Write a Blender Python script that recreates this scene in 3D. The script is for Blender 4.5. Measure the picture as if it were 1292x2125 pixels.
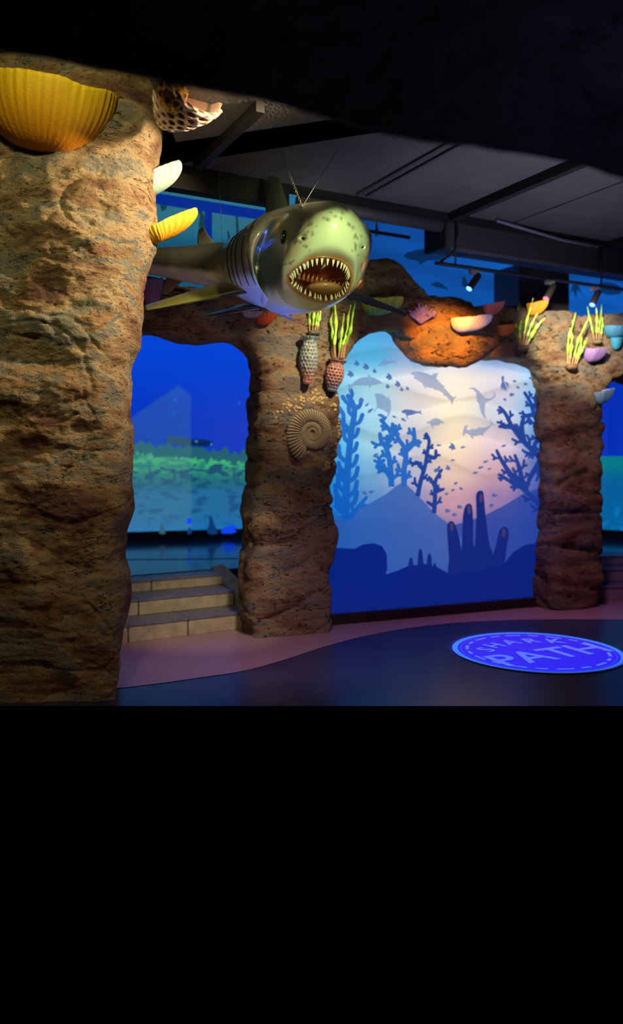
import bpy, bmesh, math, random
import numpy as np
from mathutils import Vector, Matrix, noise
from mathutils.bvhtree import BVHTree
random.seed(7)
for o in list(bpy.data.objects): bpy.data.objects.remove(o)
S = bpy.context.scene
C = S.collection
R = math.radians
# ------------------------------------------------------------------ camera
F, HX, HY, EYE = 1650.0, 646.0, 950.0, 1.6
cam = bpy.data.objects.new('camera', bpy.data.cameras.new('camera')); C.objects.link(cam)
cam.location = (0, 0, EYE); cam.rotation_euler = (R(90), 0, 0)
cam.data.sensor_fit = 'VERTICAL'; cam.data.sensor_height = 36; cam.data.lens = F/2125*36
cam.data.shift_y = (HY-1062.5)/2125
cam.data.dof.use_dof = True; cam.data.dof.focus_distance = 5.5; cam.data.dof.aperture_fstop = 0.75
S.camera = cam
w = bpy.data.worlds.new('world'); S.world = w; w.use_nodes = True
w.node_tree.nodes['Background'].inputs[0].default_value = (0, 0, 0, 1)
w.node_tree.nodes['Background'].inputs[1].default_value = 0
S.view_settings.view_transform = 'Standard'; S.view_settings.look = 'None'
S.view_settings.exposure = 0; S.view_settings.gamma = 1; S.view_settings.use_curve_mapping = False

# ------------------------------------------------------------------ lights
def spot(name, loc, tgt, power, col, angle, blend=.6, size=.06):
    l = bpy.data.lights.new(name, 'SPOT'); l.energy = power; l.color = col
    l.spot_size = R(angle); l.spot_blend = blend; l.shadow_soft_size = size
    o = bpy.data.objects.new(name, l); C.objects.link(o); o.location = loc
    o.rotation_euler = (Vector(tgt)-Vector(loc)).to_track_quat('-Z', 'Y').to_euler()
    return o
def area(name, loc, tgt, power, col, sx, sy):
    l = bpy.data.lights.new(name, 'AREA'); l.energy = power; l.color = col; l.shape = 'RECTANGLE'; l.size = sx; l.size_y = sy
    o = bpy.data.objects.new(name, l); C.objects.link(o); o.location = loc
    o.rotation_euler = (Vector(tgt)-Vector(loc)).to_track_quat('-Z', 'Y').to_euler()
    return o
spot('pillar_spot', (0.45, 4.9, 3.80), (-1.1, 5.5, 3.1), 430, (1, .72, .40), 70, .9)
spot('pillar_wash', (-1.1, 3.2, 4.25), (-1.6, 5.2, 3.0), 105, (1, .86, .36), 95, 1, .15)
spot('pillar_foot', (0.3, 2.6, 2.0), (-1.3, 5.2, .7), 34, (1, .55, .40), 60, 1, .2)
spot('overhang_glow', (1.6, 1.2, 1.9), (.9, 2.3, 3.1), 14, (.66, .52, 1), 90, 1, .2)
spot('shark_key', (0.45, 3.45, 2.7), (0.11, 5.2, 3.03), 170, (.84, 1, .42), 29, .8, .16)
spot('shark_blue', (-.2, 4.9, .8), (-.27, 5.68, 2.8), 170, (.01, .09, 1), 20, .6, .12)  # added lamp, stands in for blue light reflected from the screen
spot('shark_top', (-.6, 4.8, 3.8), (-.5, 6.0, 3.1), 14, (.75, .80, .42), 100, 1, .1)
spot('orange_spot', (1.15, 5.9, 3.15), (1.30, 7.75, 2.62), 820, (1, .31, .03), 32, .9)
spot('white_spot', (2.0, 6.3, 3.35), (2.70, 8.3, 2.86), 900, (1, .82, .52), 32, .9)
spot('right_pillar_wash', (2.0, 6.2, 2.4), (2.95, 8.5, 1.9), 60, (1, .72, .48), 34, 1, .2)
spot('fossil_spot', (1.1, 5.3, 3.75), (.04, 7.1, 2.5), 560, (1, .80, .50), 31, 1)
spot('pillar_base_wash', (.3, 5.2, 2.2), (-.1, 7.1, 1.1), 24, (1, .62, .48), 50, 1, .2)
spot('violet_spot', (2.9, 7.0, 3.7), (3.4, 8.6, 2.7), 50, (.40, .36, 1), 60, .8)
spot('red_wash', (1.8, 5.9, 3.6), (2.7, 8.1, 1.2), 45, (1, .50, .42), 60, 1, .2)
spot('step_wash', (0.0, 5.5, 2.5), (-1.0, 7.3, .1), 95, (1, .88, .50), 34, .8, .1)
spot('sign_projector', (1.86, 5.8, 3.7), (1.86, 6.59, 0), 950, (.10, .13, 1), 21.5, .10, .02)
spot('path_wash', (.1, 5.3, 2.0), (-.4, 6.5, 0), 62, (1, .58, .90), 80, 1, .2)
spot('path_wash_right', (2.2, 6.9, 3.6), (2.2, 8.2, 0), 110, (1, .38, .75), 70, 1, .2)
spot('ceiling_bounce', (2.2, 5.2, 1.6), (2.0, 6.6, 3.9), 120, (.80, .76, .95), 90, 1, .4)
spot('ceiling_bounce_left', (-.2, 5.2, 2.0), (-.3, 6.0, 3.9), 9, (.75, .80, .55), 90, 1, .4)
spot('arch_fill', (-.5, 5.6, 1.6), (-.6, 6.9, 3.0), 16, (1, .62, .60), 90, 1, .3)

# ------------------------------------------------------------------ geometry frames
def P(px, py, d): return Vector(((px-HX)/F*d, d, EYE-(py-HY)/F*d))
class Plane:
    def __init__(s, x, y, ang):
        s.o = Vector((x, y, 0)); a = R(ang)
        s.u = Vector((math.cos(a), math.sin(a), 0)); s.n = Vector((math.sin(a), -math.cos(a), 0)); s.v = -s.n
    def hit(s, px, py, off=0.0):
        d = Vector(((px-HX)/F, 1, -(py-HY)/F)); e = Vector((0, 0, EYE))
        t = ((s.o+s.n*off-e).dot(s.n))/d.dot(s.n)
        return e+d*t
    def sz(s, px, py, off=0.0):
        h = s.hit(px, py, off); return ((h-s.o).dot(s.u), h.z)
    def at(s, a, z, off=0.0): return s.o+s.u*a+s.n*off+Vector((0, 0, z))
WALL = Plane(.204, 7.65, 23)
CE = Plane(P(945, 950, 7.5).x, 7.5, 28)      # ceiling axis
MUR = Plane(-.962, 7.9, 28)
CEIL = 3.9

# ------------------------------------------------------------------ materials
def srgb(c):
    return tuple(((v/255)/12.92 if v/255 <= .04045 else ((v/255+.055)/1.055)**2.4) for v in c)
def nodes(name):
    m = bpy.data.materials.new(name); m.use_nodes = True
    return m, m.node_tree, m.node_tree.nodes['Principled BSDF']
def N(t, typ, **k):
    n = t.nodes.new(typ)
    for a, b in k.items():
        if a in n.inputs: n.inputs[a].default_value = b
        else: setattr(n, a, b)
    return n
def simple(name, col, rough=.6, metal=0, coat=0, var=.15, bump=.1, bscale=40, emit=None, es=0, spec=.5):
    m, t, b = nodes(name)
    tc = N(t, 'ShaderNodeTexCoord'); nz = N(t, 'ShaderNodeTexNoise', Scale=bscale, Detail=4.0)
    t.links.new(tc.outputs['Object'], nz.inputs['Vector'])
    r = N(t, 'ShaderNodeValToRGB')
    r.color_ramp.elements[0].position = .3; r.color_ramp.elements[1].position = .7
    r.color_ramp.elements[0].color = tuple(c*(1-var) for c in col)+(1,)
    r.color_ramp.elements[1].color = tuple(min(1, c*(1+var)) for c in col)+(1,)
    t.links.new(nz.outputs['Fac'], r.inputs[0]); t.links.new(r.outputs[0], b.inputs['Base Color'])
    b.inputs['Roughness'].default_value = rough; b.inputs['Metallic'].default_value = metal
    b.inputs['Coat Weight'].default_value = coat; b.inputs['Specular IOR Level'].default_value = spec
    if bump:
        bp = N(t, 'ShaderNodeBump', Strength=bump, Distance=.01)
        t.links.new(nz.outputs['Fac'], bp.inputs['Height']); t.links.new(bp.outputs[0], b.inputs['Normal'])
    if emit: b.inputs['Emission Color'].default_value = tuple(emit)+(1,); b.inputs['Emission Strength'].default_value = es
    return m
def rock_mat(name, cols, scale=1.0, bump=1.0):
    m, t, b = nodes(name)
    L = t.links.new
    g = N(t, 'ShaderNodeNewGeometry')
    mp = N(t, 'ShaderNodeMapping'); mp.inputs['Scale'].default_value = (1*scale, 1*scale, 2.4*scale)
    L(g.outputs['Position'], mp.inputs['Vector'])
    n1 = N(t, 'ShaderNodeTexNoise', Scale=1.5, Detail=7.0, Roughness=.6, Distortion=.25)
    L(mp.outputs[0], n1.inputs['Vector'])
    r = N(t, 'ShaderNodeValToRGB'); cr = r.color_ramp
    while len(cr.elements) < len(cols): cr.elements.new(.5)
    for i, (p, c) in enumerate(cols): cr.elements[i].position = p; cr.elements[i].color = tuple(c)+(1,)
    L(n1.outputs['Fac'], r.inputs[0])
    # strata cracks: thin dark lines where a stretched noise crosses .5
    mp2 = N(t, 'ShaderNodeMapping'); mp2.inputs['Scale'].default_value = (.8*scale, .8*scale, 3.4*scale)
    L(g.outputs['Position'], mp2.inputs['Vector'])
    n2 = N(t, 'ShaderNodeTexNoise', Scale=1.7, Detail=7.0, Roughness=.68, Distortion=.4); L(mp2.outputs[0], n2.inputs['Vector'])
    sub = N(t, 'ShaderNodeMath', operation='SUBTRACT'); sub.inputs[1].default_value = .5; L(n2.outputs['Fac'], sub.inputs[0])
    ab = N(t, 'ShaderNodeMath', operation='ABSOLUTE'); L(sub.outputs[0], ab.inputs[0])
    ms = N(t, 'ShaderNodeMapRange'); ms.inputs['From Min'].default_value = .0015; ms.inputs['From Max'].default_value = .009; L(ab.outputs[0], ms.inputs['Value'])
    # cracks only in places
    n5 = N(t, 'ShaderNodeTexNoise', Scale=3.0, Detail=3.0); L(g.outputs['Position'], n5.inputs['Vector'])
    m5 = N(t, 'ShaderNodeMapRange'); m5.inputs['From Min'].default_value = .40; m5.inputs['From Max'].default_value = .50; L(n5.outputs['Fac'], m5.inputs['Value'])
    mxc = N(t, 'ShaderNodeMath', operation='MAXIMUM'); L(ms.outputs[0], mxc.inputs[0]); L(m5.outputs[0], mxc.inputs[1])
    # pits
    mp3 = N(t, 'ShaderNodeMapping'); mp3.inputs['Scale'].default_value = (1, 1, 1.8); L(g.outputs['Position'], mp3.inputs['Vector'])
    n3 = N(t, 'ShaderNodeTexNoise', Scale=26.0/scale**.5, Detail=5.0, Roughness=.7); L(mp3.outputs[0], n3.inputs['Vector'])
    m3 = N(t, 'ShaderNodeMapRange'); m3.inputs['From Min'].default_value = .27; m3.inputs['From Max'].default_value = .40; L(n3.outputs['Fac'], m3.inputs['Value'])
    n4 = N(t, 'ShaderNodeTexNoise', Scale=110.0, Detail=4.0, Roughness=.7); L(g.outputs['Position'], n4.inputs['Vector'])
    mul = N(t, 'ShaderNodeMath', operation='MULTIPLY'); L(mxc.outputs[0], mul.inputs[0]); L(m3.outputs[0], mul.inputs[1])
    fac = N(t, 'ShaderNodeMapRange'); fac.inputs['To Min'].default_value = .12; L(mul.outputs[0], fac.inputs['Value'])
    sp = N(t, 'ShaderNodeMapRange'); sp.inputs['To Min'].default_value = .72; sp.inputs['To Max'].default_value = 1.25; L(n4.outputs['Fac'], sp.inputs['Value'])
    m6 = N(t, 'ShaderNodeMath', operation='MULTIPLY'); L(fac.outputs[0], m6.inputs[0]); L(sp.outputs[0], m6.inputs[1])
    mix = N(t, 'ShaderNodeMix', data_type='RGBA', blend_type='MULTIPLY'); mix.inputs[0].default_value = 1
    L(r.outputs[0], mix.inputs[6]); L(m6.outputs[0], mix.inputs[7]); L(mix.outputs[2], b.inputs['Base Color'])
    h1 = N(t, 'ShaderNodeMath', operation='MULTIPLY_ADD'); h1.inputs[1].default_value = 1.3; L(mul.outputs[0], h1.inputs[0]); L(n3.outputs['Fac'], h1.inputs[2])
    h2 = N(t, 'ShaderNodeMath', operation='MULTIPLY_ADD'); h2.inputs[1].default_value = .35; L(n4.outputs['Fac'], h2.inputs[0]); L(h1.outputs[0], h2.inputs[2])
    h3 = N(t, 'ShaderNodeMath', operation='MULTIPLY_ADD'); h3.inputs[1].default_value = 1.6; L(n2.outputs['Fac'], h3.inputs[0]); L(h2.outputs[0], h3.inputs[2])
    bp = N(t, 'ShaderNodeBump', Strength=bump, Distance=.03); L(h3.outputs[0], bp.inputs['Height']); L(bp.outputs[0], b.inputs['Normal'])
    b.inputs['Roughness'].default_value = .85; b.inputs['Specular IOR Level'].default_value = .25
    return m
def attr_emit(name, strength=1.0):
    m, t, b = nodes(name)
    a = N(t, 'ShaderNodeAttribute', attribute_name='col')
    b.inputs['Base Color'].default_value = (.02, .02, .03, 1); b.inputs['Roughness'].default_value = .35
    t.links.new(a.outputs['Color'], b.inputs['Emission Color']); b.inputs['Emission Strength'].default_value = strength
    return m
def attr_mat(name, rough=.6, coat=0, bump=0.0, bscale=60, spec=.5):
    m, t, b = nodes(name)
    a = N(t, 'ShaderNodeAttribute', attribute_name='col')
    t.links.new(a.outputs['Color'], b.inputs['Base Color']); b.inputs['Roughness'].default_value = rough
    b.inputs['Coat Weight'].default_value = coat; b.inputs['Coat Roughness'].default_value = .08; b.inputs['Specular IOR Level'].default_value = spec
    if bump:
        tc = N(t, 'ShaderNodeTexCoord'); nz = N(t, 'ShaderNodeTexNoise', Scale=bscale, Detail=4.0); t.links.new(tc.outputs['Object'], nz.inputs['Vector'])
        bp = N(t, 'ShaderNodeBump', Strength=bump, Distance=.01); t.links.new(nz.outputs['Fac'], bp.inputs['Height']); t.links.new(bp.outputs[0], b.inputs['Normal'])
    return m
M = {}
M['rock_near'] = rock_mat('near rock', [(.34, (.15, .08, .07)), (.43, (.34, .22, .13)), (.495, (.52, .40, .25)), (.545, (.25, .27, .26)), (.59, (.44, .30, .17)), (.68, (.26, .13, .09))], 1.0, 1.0)
M['rock_far'] = rock_mat('far rock', [(.30, (.10, .055, .045)), (.42, (.27, .16, .10)), (.50, (.38, .27, .16)), (.58, (.22, .21, .19)), (.70, (.28, .14, .08))], 1.3, 1.2)
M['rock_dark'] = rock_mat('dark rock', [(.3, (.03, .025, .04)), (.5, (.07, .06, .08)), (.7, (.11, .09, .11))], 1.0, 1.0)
M['black'] = simple('black metal', (.03, .03, .034), .5, .3)
M['duct'] = simple('duct paint', (.095, .095, .115), .6, .2, var=.1)
M['beam'] = simple('beam paint', (.010, .010, .012), .8)
M['steel'] = simple('steel', (.35, .35, .36), .35, .9)
M['grey_plastic'] = simple('grey plastic', (.25, .26, .28), .4)
M['wire'] = simple('wire', (.10, .10, .07), .5, .6)
M['lens'] = simple('lens blue', (.05, .05, .1), .2, emit=(.12, .3, 1), es=4)
M['lens_red'] = simple('lens red', (.1, .02, .02), .2, emit=(1, .10, .16), es=4)
M['stone'] = simple('step stone', (.42, .38, .24), .75, var=.22, bump=.6, bscale=9)
M['stone2'] = simple('step stone side', (.30, .29, .27), .8, var=.2, bump=.5, bscale=12)
M['tread'] = simple('tread', (.16, .17, .22), .45, var=.2, bump=.2, bscale=20)
M['tooth'] = simple('tooth', (.90, .80, .62), .25, 0, .6, var=.06, bump=0)
M['gum'] = simple('gum', (.20, .035, .02), .22, 0, .8, var=.3, bump=.3, bscale=30)
M['innertooth'] = simple('inner teeth', (.30, .09, .04), .3, 0, .5, var=.1, bump=0)
M['tongue'] = simple('tongue', (.42, .20, .09), .3, 0, .7, var=.15, bump=.2, bscale=30)
M['eye'] = simple('eye', (.006, .008, .008), .08, 0, 1, bump=0)
M['gillm'] = simple('gill groove', (.006, .007, .006), .9, bump=0, spec=.1)
M['shark'] = attr_mat('shark skin', .32, .9, .0)
M['attr'] = attr_mat('sponge paint', .62, 0, .35, 70)
M['attrg'] = attr_mat('glossy sponge paint', .4, .3, .3, 60)
M['emit'] = attr_emit('emissive print', 1.0)
M['emit_scr'] = attr_emit('projected picture', 1.0)

# ------------------------------------------------------------------ object helpers
def link(name, me, mat=None, parent=None, smooth=False):
    o = bpy.data.objects.new(name, me); C.objects.link(o)
    if mat: me.materials.append(mat)
    if smooth: me.polygons.foreach_set('use_smooth', [True]*len(me.polygons))
    if parent: o.parent = parent
    return o
def mesh(name, vs, fs, mat=None, parent=None, smooth=False, cols=None):
    me = bpy.data.meshes.new(name)
    if parent is not None:
        off = parent.location; vs = [tuple(Vector(v)-off) for v in vs]
    me.from_pydata([tuple(v) for v in vs], [], fs); me.update()
    if cols is not None:
        a = me.color_attributes.new('col', 'FLOAT_COLOR', 'POINT')
        a.data.foreach_set('color', np.array([list(c)+[1] for c in cols], dtype=np.float32).ravel())
    return link(name, me, mat, parent, smooth)
def tag(o, label, cat, group=None, kind=None):
    o['label'] = label; o['category'] = cat
    if group: o['group'] = group
    if kind: o['kind'] = kind
    return o
def empty(name, loc, label, cat, group=None):
    o = bpy.data.objects.new(name, None); C.objects.link(o); o.location = loc; o.empty_display_size = .1
    return tag(o, label, cat, group)
def boxv(o, ax, ay, az):   # o corner, three edge vectors
    o = Vector(o); v = [o, o+ax, o+ax+ay, o+ay]; v += [p+az for p in v]
    return v, [(3, 2, 1, 0), (4, 5, 6, 7), (0, 1, 5, 4), (1, 2, 6, 5), (2, 3, 7, 6), (3, 0, 4, 7)]
def box(name, o, ax, ay, az, mat, parent=None, bev=.0):
    v, f = boxv(o, Vector(ax), Vector(ay), Vector(az))
    ob = mesh(name, v, f, mat, parent)
    if bev:
        bm = bmesh.new(); bm.from_mesh(ob.data); bmesh.ops.recalc_face_normals(bm, faces=bm.faces)
        bmesh.ops.bevel(bm, geom=bm.edges[:], offset=bev, segments=2, affect='EDGES', profile=.5); bm.to_mesh(ob.data); bm.free()
    return ob
def tube(pts, rad, n=8, close=False):
    vs, fs = [], []
    pts = [Vector(p) for p in pts]; m = len(pts)
    rr = rad if isinstance(rad, (list, tuple)) else [rad]*m
    ref = Vector((.13, .2, 1)).normalized()
    for i, p in enumerate(pts):
        if close: tg = pts[(i+1) % m]-pts[i-1]
        else: tg = pts[min(i+1, m-1)]-pts[max(i-1, 0)]
        tg.normalize()
        r0 = ref if abs(tg.dot(ref)) < .95 else Vector((1, 0, 0))
        a = tg.cross(r0).normalized(); b = tg.cross(a)
        for k in range(n):
            t = 2*math.pi*k/n; vs.append(p+(a*math.cos(t)+b*math.sin(t))*rr[i])
    for i in range(m if close else m-1):
        j = (i+1) % m
        for k in range(n): fs.append((i*n+k, i*n+(k+1) % n, j*n+(k+1) % n, j*n+k))
    if not close: fs.append(tuple(range(n-1, -1, -1))); fs.append(tuple((m-1)*n+k for k in range(n)))
    return vs, fs
def tubeo(name, pts, rad, mat, parent=None, n=8, close=False):
    v, f = tube(pts, rad, n, close); return mesh(name, v, f, mat, parent, True)
def join(*parts):
    V, Fs = [], []
    for v, f in parts:
        o = len(V); V += list(v); Fs += [tuple(i+o for i in q) for q in f]
    return V, Fs
def cr1(a, b, c, d, t):
    return .5*((2*b)+(c-a)*t+(2*a-5*b+4*c-d)*t*t+(3*b-a-3*c+d)*t**3)
def cring(pts, n):      # periodic Catmull-Rom
    m = len(pts); out = []
    for k in range(n):
        x = k*m/n; i = int(x); t = x-i
        out.append(cr1(pts[(i-1) % m], pts[i % m], pts[(i+1) % m], pts[(i+2) % m], t))
    return out
def cpath(pts, sub):
    pts = [Vector(p) for p in pts]; out = []
    for i in range(len(pts)-1):
        a = pts[max(i-1, 0)]; b = pts[i]; c = pts[i+1]; d = pts[min(i+2, len(pts)-1)]
        for k in range(sub): out.append(cr1(a, b, c, d, k/sub))
    out.append(pts[-1]); return out
def bvh(ob):
    me = ob.data; return BVHTree.FromPolygons([ob.matrix_world @ v.co for v in me.vertices], [tuple(p.vertices) for p in me.polygons])
def ray(tree, px, py):
    e = Vector((0, 0, EYE)); d = Vector(((px-HX)/F, 1, -(py-HY)/F)).normalized()
    h = tree.ray_cast(e, d)
    return (h[0], h[1]) if h[0] is not None else (None, None)
def fbm(p, o=4): return noise.fractal(p, .9, 2.1, o)
def sm(a, b, x):
    t = min(1, max(0, (x-a)/(b-a))); return t*t*(3-2*t)
def lerp(a, b, t): return tuple(x+(y-x)*t for x, y in zip(a, b))

# ================================================================== SETTING
YF = F*EYE/(1465-HY)      # where the floor starts
fl = mesh('floor', [(-7, YF, 0), (9, YF, 0), (9, 15, 0), (-7, 15, 0)], [(0, 1, 2, 3)])
mf, t, b = nodes('blue vinyl floor')
g = N(t, 'ShaderNodeNewGeometry'); nz = N(t, 'ShaderNodeTexNoise', Scale=1.6, Detail=5.0); t.links.new(g.outputs['Position'], nz.inputs['Vector'])
r = N(t, 'ShaderNodeValToRGB'); r.color_ramp.elements[0].position = .35; r.color_ramp.elements[1].position = .7
r.color_ramp.elements[0].color = (.022, .034, .10, 1); r.color_ramp.elements[1].color = (.045, .055, .13, 1)
t.links.new(nz.outputs['Fac'], r.inputs[0]); t.links.new(r.outputs[0], b.inputs['Base Color'])
b.inputs['Roughness'].default_value = .33
fl.data.materials.append(mf); fl['kind'] = 'structure'
# pinkish path along the wall
edge = [(150, 1440), (255, 1428), (330, 1419), (400, 1409), (500, 1394), (580, 1373), (650, 1350), (700, 1335), (760, 1320), (850, 1304), (950, 1293), (1050, 1288), (1150, 1286), (1292, 1287), (1500, 1290)]
ep = cpath([Vector((x, y, 0)) for x, y in edge], 6)
vs = []
for p in ep:
    d = F*EYE/(p.y-HY); vs.append(((p.x-HX)/F*d, d, .004))
n = len(vs)
vs += [(v[0]*1.0+(-.3), v[1]+3.2, .004) for v in vs]
pa = mesh('floor', vs, [(i, i+1, n+i+1, n+i) for i in range(n-1)])
mp_, t, b = nodes('rose vinyl floor')
b.inputs['Base Color'].default_value = (.34, .21, .27, 1); b.inputs['Roughness'].default_value = .38
nz = N(t, 'ShaderNodeTexNoise', Scale=60.0, Detail=3.0); bp = N(t, 'ShaderNodeBump', Strength=.05); t.links.new(nz.outputs['Fac'], bp.inputs['Height']); t.links.new(bp.outputs[0], b.inputs['Normal'])
pa.data.materials.append(mp_); pa['kind'] = 'structure'

# ceiling slab (starts to the right of the near pillar)
def cept(px, yl):   # point of the ceiling edge
    return CE.hit(px, HY, 0)
e0 = CE.o+CE.u*(-3.25); e1 = CE.o+CE.u*3.6
cz = Vector((0, 0, CEIL))
g1 = e1+CE.n*4.2; tc_ = (-.985-CE.o.x)/CE.u.x; gx = CE.o+CE.u*tc_
cpl = [e0, gx+Vector((-.06, -.03, 0)), Vector((-.985, 5.75, 0)), Vector((-.985, 3.2, 0)), Vector((g1.x, 3.2, 0)), e1]
v = [p+cz for p in cpl]+[p+cz+Vector((0, 0, .06)) for p in cpl]; n = len(cpl)
f = [tuple(range(n-1, -1, -1)), tuple(range(n, 2*n))]+[(i, (i+1) % n, n+(i+1) % n, n+i) for i in range(n)]
ce = mesh('ceiling', v, f)
mc, t, b = nodes('ceiling board')
tc = N(t, 'ShaderNodeNewGeometry'); vo = N(t, 'ShaderNodeTexVoronoi', Scale=38.0); t.links.new(tc.outputs['Position'], vo.inputs['Vector'])
bp = N(t, 'ShaderNodeBump', Strength=.35, Distance=.01); t.links.new(vo.outputs['Distance'], bp.inputs['Height']); t.links.new(bp.outputs[0], b.inputs['Normal'])
nz = N(t, 'ShaderNodeTexNoise', Scale=3.0, Detail=5.0); t.links.new(tc.outputs['Position'], nz.inputs['Vector'])
r = N(t, 'ShaderNodeValToRGB'); r.color_ramp.elements[0].color = (.10, .10, .11, 1); r.color_ramp.elements[1].color = (.17, .17, .18, 1)
t.links.new(nz.outputs['Fac'], r.inputs[0]); t.links.new(r.outputs[0], b.inputs['Base Color']); b.inputs['Roughness'].default_value = .8
ce.data.materials.append(mc); ce['kind'] = 'structure'
# battens and seams across the ceiling
def ceilpt(px, py): d = (CEIL-EYE)*F/(HY-py); return Vector(((px-HX)/F*d, d, CEIL))
for k, (px, py, wd, hh, lab) in enumerate([(408, 337, .06, .07, 'dark ceiling batten ending above the gap beside the near pillar'),
                                           (742, 401, .035, .02, 'double grey ceiling seam strip above the shark snout'),
                                           (760, 404, .02, .02, 'thin grey seam strip running beside the double ceiling seam'),
                                           (938, 441, .07, .08, 'dark ceiling batten ending above the grey duct'),
                                           (1060, 463, .008, .012, 'hairline ceiling seam right of the dark batten'),
                                           (1258, 503, .07, .08, 'dark ceiling batten at the far right over the duct')]):
    a = ceilpt(px, py)+Vector((0, 0, -hh))
    tag(box('ceiling_batten', a-CE.u*wd/2, CE.u*wd, CE.n*(2.6 if px > 500 else 1.2), Vector((0, 0, hh)), M['beam'] if hh > .05 else M['duct']), lab, 'batten')
# black edge beam behind the ceiling edge
em = CE.hit(600, HY, 0); em.z = 0
for k_, (pa_, pb_, zz_) in enumerate(((e0, em, 3.71), (em, e1, 3.86))):
    o = box('trim_%d' % (1+2*k_), pa_+Vector((0, 0, zz_))-CE.n*.12, pb_-pa_, CE.n*.12, Vector((0, 0, 4.3-zz_)), M['beam']); o['kind'] = 'structure'
# upper dark ceiling behind
o = box('ceiling', e0-CE.n*2.4+Vector((0, 0, 4.45)), e1-e0, CE.n*2.4, Vector((0, 0, .05)), M['beam']); o['kind'] = 'structure'

# ------------------------------------------------------------------ rock wall (two pillars and arches)
def rock_from_outline(name, plane, loops, off, half, bev, voxel, mat, amp, zmin=0.0, bulges=()):
    cu = bpy.data.curves.new('outline', 'CURVE'); cu.dimensions = '2D'; cu.fill_mode = 'BOTH'
    cu.extrude = half-bev; cu.bevel_depth = bev; cu.bevel_resolution = 3; cu.offset = -bev; cu.resolution_u = 2
    for lp in loops:
        sp = cu.splines.new('POLY'); sp.points.add(len(lp)-1)
        for i, (px, py) in enumerate(lp):
            s_, z_ = plane.sz(px, py, off+half*.7); sp.points[i].co = (s_, max(z_, zmin-.2), 0, 1)
        sp.use_cyclic_u = True
    ob = bpy.data.objects.new('tmp', cu); C.objects.link(ob)
    dg = bpy.context.evaluated_depsgraph_get(); me = bpy.data.meshes.new_from_object(ob.evaluated_get(dg))
    bpy.data.objects.remove(ob)
    tmp = bpy.data.objects.new('tmp', me); C.objects.link(tmp)
    md = tmp.modifiers.new('r', 'REMESH'); md.mode = 'VOXEL'; md.voxel_size = voxel
    dg = bpy.context.evaluated_depsgraph_get(); me = bpy.data.meshes.new_from_object(tmp.evaluated_get(dg))
    bpy.data.objects.remove(tmp)
    u, n_, o_ = plane.u, plane.n, plane.o+plane.n*off
    mat4 = Matrix(((u.x, 0, n_.x, o_.x), (u.y, 0, n_.y, o_.y), (u.z, 1, n_.z, o_.z), (0, 0, 0, 1)))
    me.transform(mat4); me.update()
    nors = [v.normal.copy() for v in me.vertices]
    for v, nn in zip(me.vertices, nors):
        p = v.co.copy()
        h = fbm(Vector((p.x*1.3, p.y*1.3, p.z*1.8)), 3)*amp[0]
        q = Vector((p.x*1.6+.3*p.z, p.y*1.6, p.z*5.0)); h += fbm(q+Vector((3, 7, 1)), 4)*amp[1]
        rd = 1-abs(noise.noise(Vector((p.x*1.4, p.y*1.4, p.z*3.2))+Vector((5, 1, 9))))*2
        if rd > .8: h -= (rd-.8)*5*amp[2]
        for (bx, by, bz, br, ba) in bulges:
            dd = math.sqrt((p.x-bx)**2+(p.z-bz)**2)/br
            if dd < 1 and nn.dot(n_) > 0: h += ba*(1-dd*dd)**2*max(0, nn.dot(n_))
        p += nn*h
        if p.z < zmin+.0: p.z = zmin
        v.co = p
    me.update()
    return link(name, me, mat, None, True)
outer = [(60, 1370), (60, 900), (40, 560), (200, 560), (320, 574), (420, 596), (500, 600), (600, 590), (690, 560), (740, 545), (775, 533), (800, 533), (830, 550), (858, 580), (885, 605), (915, 614), (960, 614), (990, 630), (1050, 634), (1105, 640), (1150, 645), (1200, 650), (1292, 645), (1400, 640), (1400, 1300),
         (1380, 1300), (1370, 900), (1340, 800), (1292, 786), (1268, 790), (1254, 812), (1250, 850), (1247, 950), (1249, 1020), (1247, 1100), (1250, 1180), (1246, 1230), (1250, 1290), (1140, 1290),
         (1143, 1180), (1146, 1110), (1151, 1060), (1148, 1000), (1144, 920), (1138, 872), (1143, 850), (1139, 800), (1130, 768), (1110, 754), (1060, 745), (1012, 741), (975, 752), (940, 760), (905, 756), (878, 746), (862, 722), (842, 702), (832, 686), (800, 683), (772, 690), (745, 714), (718, 745), (706, 790), (702, 840), (709, 900), (700, 975), (690, 1035), (697, 1080), (705, 1120), (696, 1180), (690, 1270), (694, 1350),
         (517, 1350), (520, 1200), (527, 1100), (529, 1000), (536, 900), (542, 790), (534, 745), (515, 722), (482, 706), (440, 703), (395, 702), (350, 692), (300, 686), (250, 690), (200, 720), (180, 800), (190, 1370)]
ob_ = WALL.hit(950, 715, .3)
rock = rock_from_outline('rock_wall', WALL, [outer], .1, .24, .12, .028, M['rock_far'], (.05, .034, .035), 0.0,
                         [(ob_.x, ob_.y, ob_.z, .45, .16), (WALL.hit(800, 600, .3).x, 0, WALL.hit(800, 600, .3).z, .35, .08)])
tag(rock, 'brown artificial rock wall with pillars arching around the glowing panel', 'rock wall')
RB = bvh(rock)

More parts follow.
